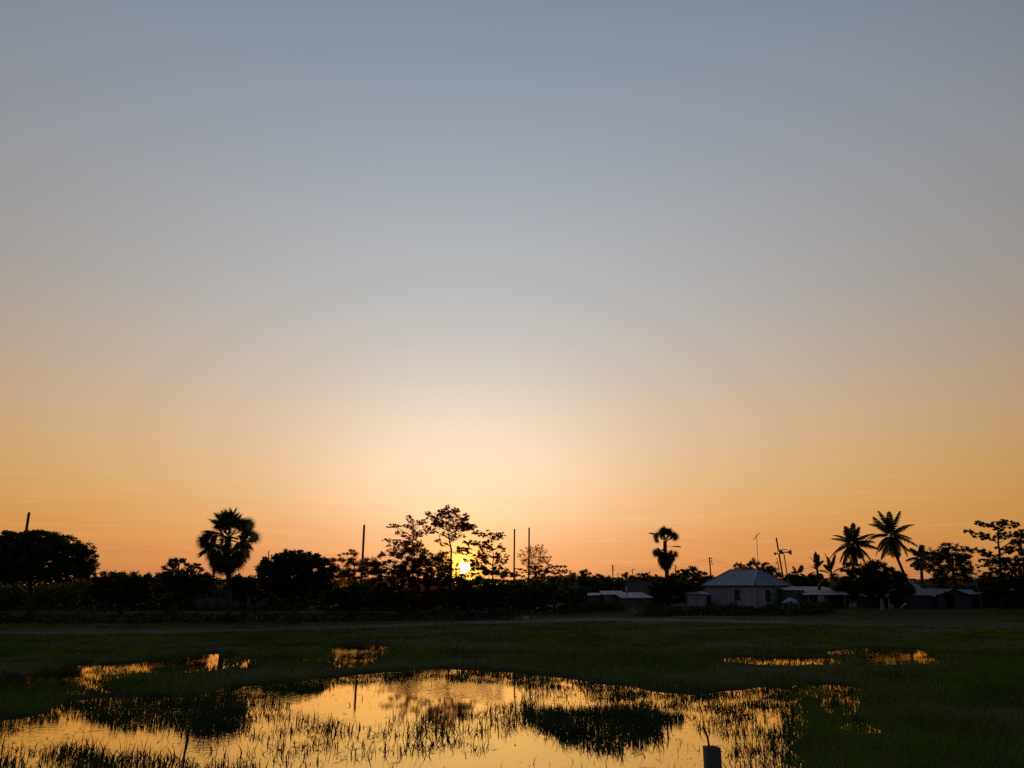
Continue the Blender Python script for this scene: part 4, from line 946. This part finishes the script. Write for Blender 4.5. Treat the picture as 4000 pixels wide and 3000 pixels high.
def shed(name, label, D, x0, x1, y_eave, y_ridge, y_base, depth, wm_, rm, kind='lean', cat='shed', group=None, front=True, skew=0.0, posts=0, gable=False, door=None, ov=0.25):
    """a shed facing the camera: eave and ridge heights are read at the front/back; kind lean = single pitch rising to the back, gable_x = ridge across, gable_y = ridge pointing at the camera"""
    a, b = P(x0, y_base, D), P(x1, y_base, D); b.y += skew; g = gz((a.x + b.x) / 2, D)
    root = thing(name, label, cat, (a.x, a.y, g), group)
    w = b - Vector((a.x, a.y, 0)); w.z = 0; W = Vector((w.x, w.y, 0)); dp = Vector((-W.y, W.x, 0)).normalized() * depth
    ez = P(x0, y_eave, D).z - g; rz = P(x0, y_ridge, D + depth * (1 if kind == 'lean' else 0.5 if kind == 'gable_x' else 0)).z - g
    z = lambda v, h: Vector((v.x, v.y, h)); O = Vector((0, 0, 0)); u = W.normalized() * ov; f = dp.normalized() * ov
    if kind == 'lean':
        if front: wall(root, O, W, -0.1, ez - 0.02, wm_, skip=door or ())
        wall(root, W, W + dp, -0.1, ez - 0.02, wm_, z1b=rz - 0.02); wall(root, W + dp, dp, -0.1, rz - 0.02, wm_); wall(root, dp, O, -0.1, rz - 0.02, wm_, z1b=ez - 0.02)
        sl = (rz - ez) / depth * ov
        roof_face(root, z(-u - f, ez - sl), z(W + u - f, ez - sl), z(W + u + dp + f, rz + sl), z(dp - u + f, rz + sl), rm)
    elif kind == 'gable_x':
        if front: wall(root, O, W, -0.1, ez - 0.02, wm_, skip=door or ())
        m_ = dp * 0.5
        for s_, e_ in ((W, W + dp), (dp, O)):
            h_ = s_.lerp(e_, 0.5); wall(root, s_, h_, -0.1, ez - 0.02, wm_, z1b=rz - 0.05); wall(root, h_, e_, -0.1, rz - 0.05, wm_, z1b=ez - 0.02)
        wall(root, W + dp, dp, -0.1, ez - 0.02, wm_)
        sl = (rz - ez) / (depth / 2) * ov
        roof_face(root, z(-u - f, ez - sl), z(W + u - f, ez - sl), z(W + u + m_, rz), z(m_ - u, rz), rm)
        roof_face(root, z(W + dp + u + f, ez - sl), z(dp - u + f, ez - sl), z(m_ - u, rz), z(W + m_ + u, rz), rm)
        cap(root, [z(m_ - u, rz + 0.02), z(W + m_ + u, rz + 0.02)], 0.06, rm)
    else:
        h_ = W * 0.5
        wall(root, O, h_, -0.1, ez - 0.02, wm_, z1b=rz - 0.06, skip=door or ()); wall(root, h_, W, -0.1, rz - 0.06, wm_, z1b=ez - 0.02)
        wall(root, W, W + dp, -0.1, ez - 0.02, wm_); wall(root, dp, O, -0.1, ez - 0.02, wm_); wall(root, W + dp, dp, -0.1, ez, wm_)
        sl = (rz - ez) / (W.length / 2) * ov
        roof_face(root, z(dp + f - u, ez - sl), z(-f - u, ez - sl), z(h_ - f, rz), z(h_ + dp + f, rz), rm)
        roof_face(root, z(W - f + u, ez - sl), z(W + dp + f + u, ez - sl), z(h_ + dp + f, rz), z(h_ - f, rz), rm)
        cap(root, [z(h_ - f, rz + 0.02), z(h_ + dp + f, rz + 0.02)], 0.05, rm)
    for i in range(posts):
        q = O.lerp(W, (i + 0.15) / (posts - 0.7)) - f * 0.4; mb = MB(); mb.tube([(q.x, q.y, -0.1), (q.x + 0.03, q.y, ez - 0.1)], 0.045, 6); link('post', mb.mesh('post', 'bamboo'), root)
    if not front:
        mb = MB(); q = O.lerp(W, 0.5) + dp * 0.55; mb.box((q.x, q.y, ez * 0.48), (W.length * 0.94, 0.03, ez * 0.9), Matrix.Rotation(math.atan2(W.y, W.x), 3, 'Z')); link('back_screen', mb.mesh('back_screen', 'brown'), root)
    return root
SG = 'tin sheds of the village'
# right of the hip house
s1_ = shed('open_shed', 'low open-fronted shed with bright tin roof joining the hip-roofed house', 83, 3150, 3296, 2322, 2306, 2374, 3.2, 'brown', 'tinold', 'lean', group=SG, front=False, posts=3, skew=-1.0)
shed('lean_to', 'narrow grey lean-to wall at the right end of the hip-roofed house', 84.5, 3078, 3148, 2304, 2290, 2376, 3.5, 'shedgreen', 'tinold', 'lean', group=SG)
shed('long_shed', 'long low shed with pale old tin roof behind the open shed', 91, 3108, 3262, 2304, 2292, 2370, 3.5, 'shedwall', 'tinold', 'lean', group=SG)
o = P(3208, 2345, 82.2); o.z = gz(o.x, o.y)
mb = MB(); mb.box((0, 0, 0.85), (0.68, 0.04, 1.0)); mb.box((0, 0.06, 1.36), (0.74, 0.06, 0.05)); mb.box((-0.3, 0.05, 0.18), (0.06, 0.06, 0.36)); mb.box((0.3, 0.05, 0.18), (0.06, 0.06, 0.36))
tag(link('pale_board', mb.mesh('pale_board', 'pale'), None, o), 'pale upright board standing inside the open-fronted shed', 'board')
# left of the hip house
shed('low_shed', 'low shed with patched bright tin roof and dark doorway, centre right', 80, 2436, 2548, 2334, 2316, 2394, 2.8, 'shedgreen', 'tinroof', 'lean', group=SG, skew=0.6)
shed('low_shed', 'small shed with ragged bright tin roof left of the patched-roof shed', 82, 2366, 2438, 2322, 2309, 2392, 3.0, 'shedgreen', 'tinroof', 'lean', group=SG)
shed('back_shed', 'small grey shed tucked against the left wall of the hip-roofed house', 88, 2690, 2762, 2319, 2310, 2372, 2.2, 'tinold', 'tinroof', 'lean', group=SG)
shed('brown_house', 'dim brown gable-roofed house behind the patched-roof sheds', 94, 2440, 2580, 2316, 2272, 2376, 4.5, 'brown', 'brown', 'gable_x', cat='house')
shed('tiny_shed', 'tiny low shed with a bright roof strip among shrubs, left of the ragged-roof shed', 84, 2305, 2352, 2324, 2317, 2390, 1.6, 'shedgreen', 'tinroof', 'lean', group=SG)
p = P(2446, 2310, 82); mb = MB(); b = Vector((p.x - 0.1, 81.5, gz(p.x, 81.5))); tp = P(2449, 2291, 81.5) - b
mb.box(tp * 0.5, (0.16, 0.12, tp.z)); mb.box(tp * 0.5 + Vector((0, -0.08, tp.z * 0.3)), (0.22, 0.03, 0.06)); tag(link('white_post', mb.mesh('white_post', 'white'), None, b), 'short white post sticking up above the patched tin roof', 'post')
# far right houses
gh = shed('gable_house', 'house with steep blue-grey tin roof and dark gable at right', 92, 3558, 3664, 2300, 2246, 2372, 5.0, 'brown', 'tinroof', 'gable_x', cat='house', skew=2.6)
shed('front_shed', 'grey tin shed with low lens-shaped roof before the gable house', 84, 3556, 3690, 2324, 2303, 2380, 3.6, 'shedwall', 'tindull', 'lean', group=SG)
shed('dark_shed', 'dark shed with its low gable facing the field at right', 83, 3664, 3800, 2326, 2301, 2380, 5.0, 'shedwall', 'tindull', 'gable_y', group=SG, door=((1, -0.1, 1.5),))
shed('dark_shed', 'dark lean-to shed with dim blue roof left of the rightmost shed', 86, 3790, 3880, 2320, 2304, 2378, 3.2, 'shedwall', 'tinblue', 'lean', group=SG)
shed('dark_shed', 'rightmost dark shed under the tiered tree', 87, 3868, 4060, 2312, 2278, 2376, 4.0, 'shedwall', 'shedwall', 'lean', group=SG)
shed('dark_store', 'dark store shed in the shade behind the draped cloths', 86, 3395, 3550, 2332, 2318, 2378, 3.0, 'brown', 'brown', 'lean', group=SG)
# left edge building and low wall
lb = shed('left_house', 'dim house with pale corner pillar half hidden at the left edge', 96, -160, 96, 2318, 2292, 2386, 5.0, 'shedwall', 'brown', 'lean', cat='house')
p = P(68, 2385, 93.5); g = gz(p.x, p.y); hh = P(68, 2300, 93.5).z - g
mb = MB(); mb.box((0, 0, hh / 2), (0.55, 0.5, hh)); mb.box((0, 0, hh + 0.05), (0.7, 0.65, 0.10)); mb.box((0, 0, 0.1), (0.7, 0.65, 0.2))
tag(link('concrete_pillar', mb.mesh('concrete_pillar', 'palecon'), None, (p.x, p.y, g)), 'pale concrete pillar under the big dome tree at the left edge', 'pillar')
a, b = P(760, 2380, 86), P(1040, 2380, 86); g = gz((a.x + b.x) / 2, 86)
root = thing('low_wall', 'low pale wall glimpsed between the trunks of the left trees', 'wall', (a.x, 86, g)); n = 6; w = (b.x - a.x) / n
pm = MB(); pm.box((w / 2, 0, 0.65), (w - 0.22, 0.1, 1.3)); pm = pm.mesh('wall_panel', 'oldwall'); qm = MB(); qm.box((0, 0, 0.75), (0.2, 0.2, 1.5)); qm = qm.mesh('wall_post', 'oldwall')
for i in range(n): link('wall_panel', pm, root, (i * w, 0, 0))
for i in range(n + 1): link('wall_post', qm, root, (i * w, 0, 0))

# ------------------------------------------------------------------ fences and hedges
def hedge(name, label, path, hh, nleaf, leaf, posts, seed, cat, wirez=None, poles=0, thick=0.35, mleaf='leaf'):
    rng = np.random.default_rng(seed); pts = [Vector((x, y, 0)) for x, y in path]; o = pts[0].copy(); o.z = gz(o.x, o.y); root = thing(name, label, cat, o)
    seg = [(b - a).length for a, b in zip(pts[:-1], pts[1:])]; tot = sum(seg); cum = np.concatenate([[0], np.cumsum(seg)])
    t_ = rng.random(nleaf) * tot; X = np.interp(t_, cum, [p.x for p in pts]); Y = np.interp(t_, cum, [p.y for p in pts])
    dens = 0.75 + 0.35 * wnoise(t_, t_ * 0, 0.9, seed) + 0.3 * wnoise(t_, t_ * 0, 3.1, seed + 1)
    H = hh * np.clip(dens, 0.35, 1.4); Z = base_height(X, Y) + H * rng.random(nleaf) ** 0.85
    C = np.stack([X + rng.normal(size=nleaf) * thick * 0.4, Y + rng.normal(size=nleaf) * thick, Z], -1) - np.array(o)
    V, T = leaf_cards(C, leaf, rng, 0.3, 0.4); vine = link('foliage', np_mesh('foliage', V, T, None, mleaf), root); vine['kind'] = 'stuff'
    tops = []
    for i in range(posts):
        u = tot * (i + rng.uniform(0.1, 0.9)) / posts; x = float(np.interp(u, cum, [p.x for p in pts])); y = float(np.interp(u, cum, [p.y for p in pts])); h = hh * rng.uniform(1.05, 1.45)
        b = Vector((x, y, gz(x, y) - 0.1)) - o; tp = b + Vector((rng.normal() * 0.08, rng.normal() * 0.05, h)); mb = MB(); mb.tube([b, b.lerp(tp, 0.5) + Vector((rng.normal() * 0.03, 0, 0)), tp], [0.045, 0.04, 0.03], 5); link('post', mb.mesh('post', 'wood'), root); tops.append(b.lerp(tp, 0.85))
    if wirez is not None and len(tops) > 1:
        mb = MB(); mb.tube(tops, 0.012, 4); link('wire', mb.mesh('wire', 'wire'), root)
    for i in range(poles):
        u = tot * (i + rng.random()) / poles; x = float(np.interp(u, cum, [p.x for p in pts])); y = float(np.interp(u, cum, [p.y for p in pts]))
        b = Vector((x, y - 0.2, gz(x, y) + rng.uniform(0.2, 0.5))) - o; e = b + Vector((rng.uniform(1.2, 2.8) * rng.choice([-1, 1, 1]), rng.normal() * 0.2, rng.uniform(0.2, 0.9))); mb = MB(); mb.tube([b, e], [0.035, 0.02], 5); link('bamboo_rail', mb.mesh('bamboo_rail', 'bamboo'), root)
    return root
xw = lambda px, Y: (P(px, 2430, Y).x, Y)
hedge('vine_fence', 'long wire fence overgrown with creeper along the left edge of the field', [xw(-250, 57), xw(400, 59), xw(1000, 60), xw(1500, 63), xw(2010, 67)], 0.78, 13000, 0.15, 24, 81, 'fence', wirez=1)
hedge('scrub_fence', 'overgrown scrub fence with leaning bamboo rails in front of the hip-roofed house', [xw(2520, 73), xw(2750, 73), xw(3000, 74), xw(3260, 76)], 1.05, 9000, 0.17, 10, 82, 'fence', poles=9)
hedge('weed_bank', 'low weedy bank between the shrubs and the patched-roof shed', [xw(2180, 76), xw(2340, 77), xw(2440, 77.5)], 0.8, 3500, 0.17, 0, 83, 'weeds', mleaf='leaf')
# bamboo rail fence at left
def rail_fence():
    D = 74; s = PPM(D); b0 = P(60, 2400, D); b0.z = gz(b0.x, D); root = thing('rail_fence', 'bamboo rail fence with a crooked end post, left under the big dome tree', 'fence', b0)
    for i, px in enumerate((70, 190, 325, 405)):
        p = P(px, 2400, D); h = 1.05 if i < 3 else 1.7; b = Vector((p.x - b0.x, 0, -0.1)); mb = MB(); mb.tube([b, b + Vector((0.06, 0, h * 0.5)), b + Vector((0.02 if i < 3 else 0.07, 0, h * 0.85)), b + Vector((-0.06, 0, h))], [0.05, 0.045, 0.04, 0.025], 6); link('post', mb.mesh('post', 'wood'), root)
    for z0, z1 in ((0.82, 0.95), (0.5, 0.55), (0.22, 0.24)):
        a, b = P(40, 2400, D).x - b0.x, P(415, 2400, D).x - b0.x; mb = MB(); mb.tube([(a, -0.06, z0), ((a + b) / 2, -0.07, (z0 + z1) / 2 - 0.03), (b, -0.06, z1)], 0.032, 5); link('rail', mb.mesh('rail', 'wood'), root)
    a, b = P(335, 2400, D).x - b0.x, P(405, 2400, D).x - b0.x; mb = MB(); mb.tube([(a, -0.12, 0.1), (b, -0.12, 0.8)], 0.03, 5); link('brace', mb.mesh('brace', 'wood'), root)
rail_fence()

# ------------------------------------------------------------------ small things
# foreground concrete post with a bent reinforcing rod
D = 5.1; tp = P(2780, 2916, D); gb = gz(tp.x, D)
root = thing('concrete_post', 'grey concrete post with a rusty rod sticking up, bottom right foreground', 'post', (tp.x, D, gb - 0.1))
h = tp.z - gb + 0.1; w = 0.043
V = []
for z, k in ((0, 1.04), (h * 0.5, 1.01), (h - 0.006, 1.0), (h, 0.95)):
    for sx, sy in ((-1, -0.94), (-0.94, -1), (0.94, -1), (1, -0.94), (1, 0.94), (0.94, 1), (-0.94, 1), (-1, 0.94)):
        V.append((sx * w * k + 0.002 * random.uniform(-1, 1), sy * w * k, z + (0.004 * random.uniform(-1, 1) if z == h else 0)))
Q = [(i * 8 + k, i * 8 + (k + 1) % 8, (i + 1) * 8 + (k + 1) % 8, (i + 1) * 8 + k) for i in range(3) for k in range(8)]
V.append((0, 0, h + 0.004)); T = [(24 + k, 24 + (k + 1) % 8, 32) for k in range(8)]
mb = MB(); mb.add(V, T, Q); o = link('shaft', mb.mesh('shaft', 'conc'), root, (0, 0, 0), (0, 0, R(9)))
bt = P(2774, 2920, D) - Vector((tp.x, D, gb - 0.1)); tt_ = P(2749, 2842, D) - Vector((tp.x, D, gb - 0.1))
mb = MB(); mb.tube([bt - Vector((0, 0, 0.05)), bt.lerp(tt_, 0.5) + Vector((0.004, 0, 0)), tt_], 0.0068, 7); link('rod', mb.mesh('rod', 'rust', True), root)

# stick standing in the pond, left foreground
p = P(716, 3040, 11.6); mb = MB(); mb.tube([(0, 0, -0.3), (0.0, 0, 0.2), (0.02, 0, 0.42), (0.03, 0, 0.52), (0.05, 0.02, 0.78)], [0.016, 0.016, 0.024, 0.015, 0.008], 6); mb.tube([(0.02, 0, 0.42), (-0.04, 0.01, 0.52)], [0.01, 0.004], 5)
tag(link('pond_stick', mb.mesh('pond_stick', 'wood', True), None, (P(716, 2990, 13.0).x, 13.0, 0)), 'dark knobbly stick standing in the pond at bottom left', 'stick')

# bamboo hurdle in the field
D = 33.0; a, b = P(1784, 2519, D), P(1868, 2524, D); g = gz(a.x, D); root = thing('bamboo_hurdle', 'small bamboo hurdle standing in the grass above the pond', 'hurdle', (a.x, D, g)); o0 = Vector((a.x, D, g))
mb = MB(); mb.tube([a - o0 - Vector((0.06, 0, -0.01)), b - o0 + Vector((0.04, 0, 0))], [0.014, 0.013], 6); link('crossbar', mb.mesh('crossbar', 'bamboo'), root)
for q in (a + Vector((0.03, 0, 0)), b): 
    mb = MB(); l = q - o0; mb.tube([(l.x, 0.02, -0.1), (l.x, 0.02, l.z + 0.02)], 0.014, 6); link('leg', mb.mesh('leg', 'wood'), root)

# crumpled sheets, heaps and cloths
def crumple(name, label, cat, loc, size, m, seed, flatz=0.5, group=None, nseg=9):
    rng = np.random.default_rng(seed); V = []; n = nseg
    for i in range(n):
        for j in range(n):
            u, v = i / (n - 1) * 2 - 1, j / (n - 1) * 2 - 1; r = max(abs(u), abs(v))
            hgt = max(0, (1 - r ** 2)) ** 0.6 * (0.75 + 0.35 * rng.random())
            V.append((u * size[0] / 2 * (1 + 0.1 * rng.normal()), v * size[1] / 2 * (1 + 0.1 * rng.normal()), hgt * size[2]))
    Q = [(i * n + j, (i + 1) * n + j, (i + 1) * n + j + 1, i * n + j + 1) for i in range(n - 1) for j in range(n - 1)]
    return tag(link(name, np_mesh(name, V, None, Q, m), None, loc), label, cat, group)
def at(px, Y, dz=0.0): p = P(px, 2400, Y); return Vector((p.x, Y, gz(p.x, Y) + dz))
crumple('covered_heap', 'heap under crumpled white and bluish plastic beside the hip-roofed house', 'heap', at(3092, 80.5), (1.9, 1.2, 1.15), 'white', 91)
crumple('plastic_litter', 'scrap of white plastic lying by the road near the twin poles', 'litter', at(2056, 67), (0.5, 0.4, 0.2), 'white', 92)
crumple('brushwood_heap', 'dark heap of brushwood on the roadside by the patched-roof shed', 'heap', at(2545, 73.5), (3.6, 1.6, 0.75), 'brown', 93)
p = at(2480, 73.0, 0.3); mb = MB(); mb.tube([(-0.5, 0, 0.35), (0.1, 0, 0.15), (1.0, 0.1, -0.2)], [0.05, 0.06, 0.04], 6); mb.tube([(0.1, 0, 0.15), (-0.2, 0.1, 0.5)], 0.03, 5)
tag(link('fallen_branch', mb.mesh('fallen_branch', 'palecon'), None, p), 'pale broken branch on the brushwood heap', 'branch')
p = at(2640, 69.5, 0.06); mb = MB(); mb.tube([(0, 0, 0), (2, -0.2, 0.02), (4.2, -0.5, 0.0), (6.2, -0.9, 0.0)], [0.07, 0.06, 0.06, 0.05], 6); mb.tube([(2, -0.2, 0.02), (2.3, 0.2, 0.12)], 0.03, 5)
tag(link('fallen_pole', mb.mesh('fallen_pole', 'palecon'), None, p), 'long pale pole lying along the road before the scrub fence', 'pole')
p = at(2388, 80.5); b1 = P(2368, 2324, 80.5) - p; b2 = P(2405, 2292, 80.5) - p; mb = MB(); mb.tube([b1, b1.lerp(b2, 0.5), b2], [0.03, 0.028, 0.02], 6); mb.tube([(b1.x, 0, 0), b1], 0.03, 6)
tag(link('leaning_stick', mb.mesh('leaning_stick', 'bamboo'), None, p), 'thin bent pole slanting above the ragged-roof shed', 'pole')

def cloth(label, D, x0, x1, y0, y1, seed, m='cloth', group='cloths hung out before the dark store shed'):
    rng = np.random.default_rng(seed); a, b = P(x0, y0, D), P(x1, y1, D); g = gz(a.x, D); V = []; n, k = 10, 7; o = Vector((a.x, D, b.z))
    for i in range(n):
        for j in range(k):
            u, v = i / (n - 1), j / (k - 1); z = (a.z - b.z) * (1 - v); wdt = (b.x - a.x) * (0.45 + 0.55 * v)
            V.append(((b.x - a.x) * 0.25 * (1 - v) + u * wdt + 0.03 * rng.normal(), 0.12 * math.sin(u * 9 + seed) * (0.4 + v), z + 0.03 * rng.normal()))
    Q = [(i * k + j, (i + 1) * k + j, (i + 1) * k + j + 1, i * k + j + 1) for i in range(n - 1) for j in range(k - 1)]
    return tag(link('hanging_cloth', np_mesh('hanging_cloth', V, None, Q, m), None, o), label, 'cloth', group)
cloth('widest pale cloth draped before the dark store shed', 79, 3434, 3460, 2338, 2383, 1)
cloth('narrow pale cloth draped right of the widest one', 79, 3468, 3482, 2338, 2384, 2)
cloth('short pale cloth low beside the hammock-like net', 79, 3480, 3490, 2360, 2384, 3)
D = 79; a, b = P(3484, 2366, D), P(3540, 2354, D); o = Vector((a.x, D, gz(a.x, D))); V = []; n = 12
for i in range(n + 1):
    u = i / n; p = a.lerp(b, u) - o; sag = 0.55 * 4 * u * (1 - u) * (0.6 + 0.4 * (1 - u)); wd = 0.05 + 0.2 * (u if u > 0.6 else 0.2)
    for j in range(4): V.append((p.x, (j - 1.5) * wd * 0.6, max(0.05, p.z - sag + 0.25 * wd * (abs(j - 1.5) - 0.5) - (0.35 * (u - 0.7) if u > 0.7 and j < 2 else 0))))
Q = [(i * 4 + j, (i + 1) * 4 + j, (i + 1) * 4 + j + 1, i * 4 + j + 1) for i in range(n) for j in range(3)]
tag(link('hammock_net', np_mesh('hammock_net', V, None, Q, 'cloth'), None, o), 'sagging pale net slung low before the dark store shed', 'net')
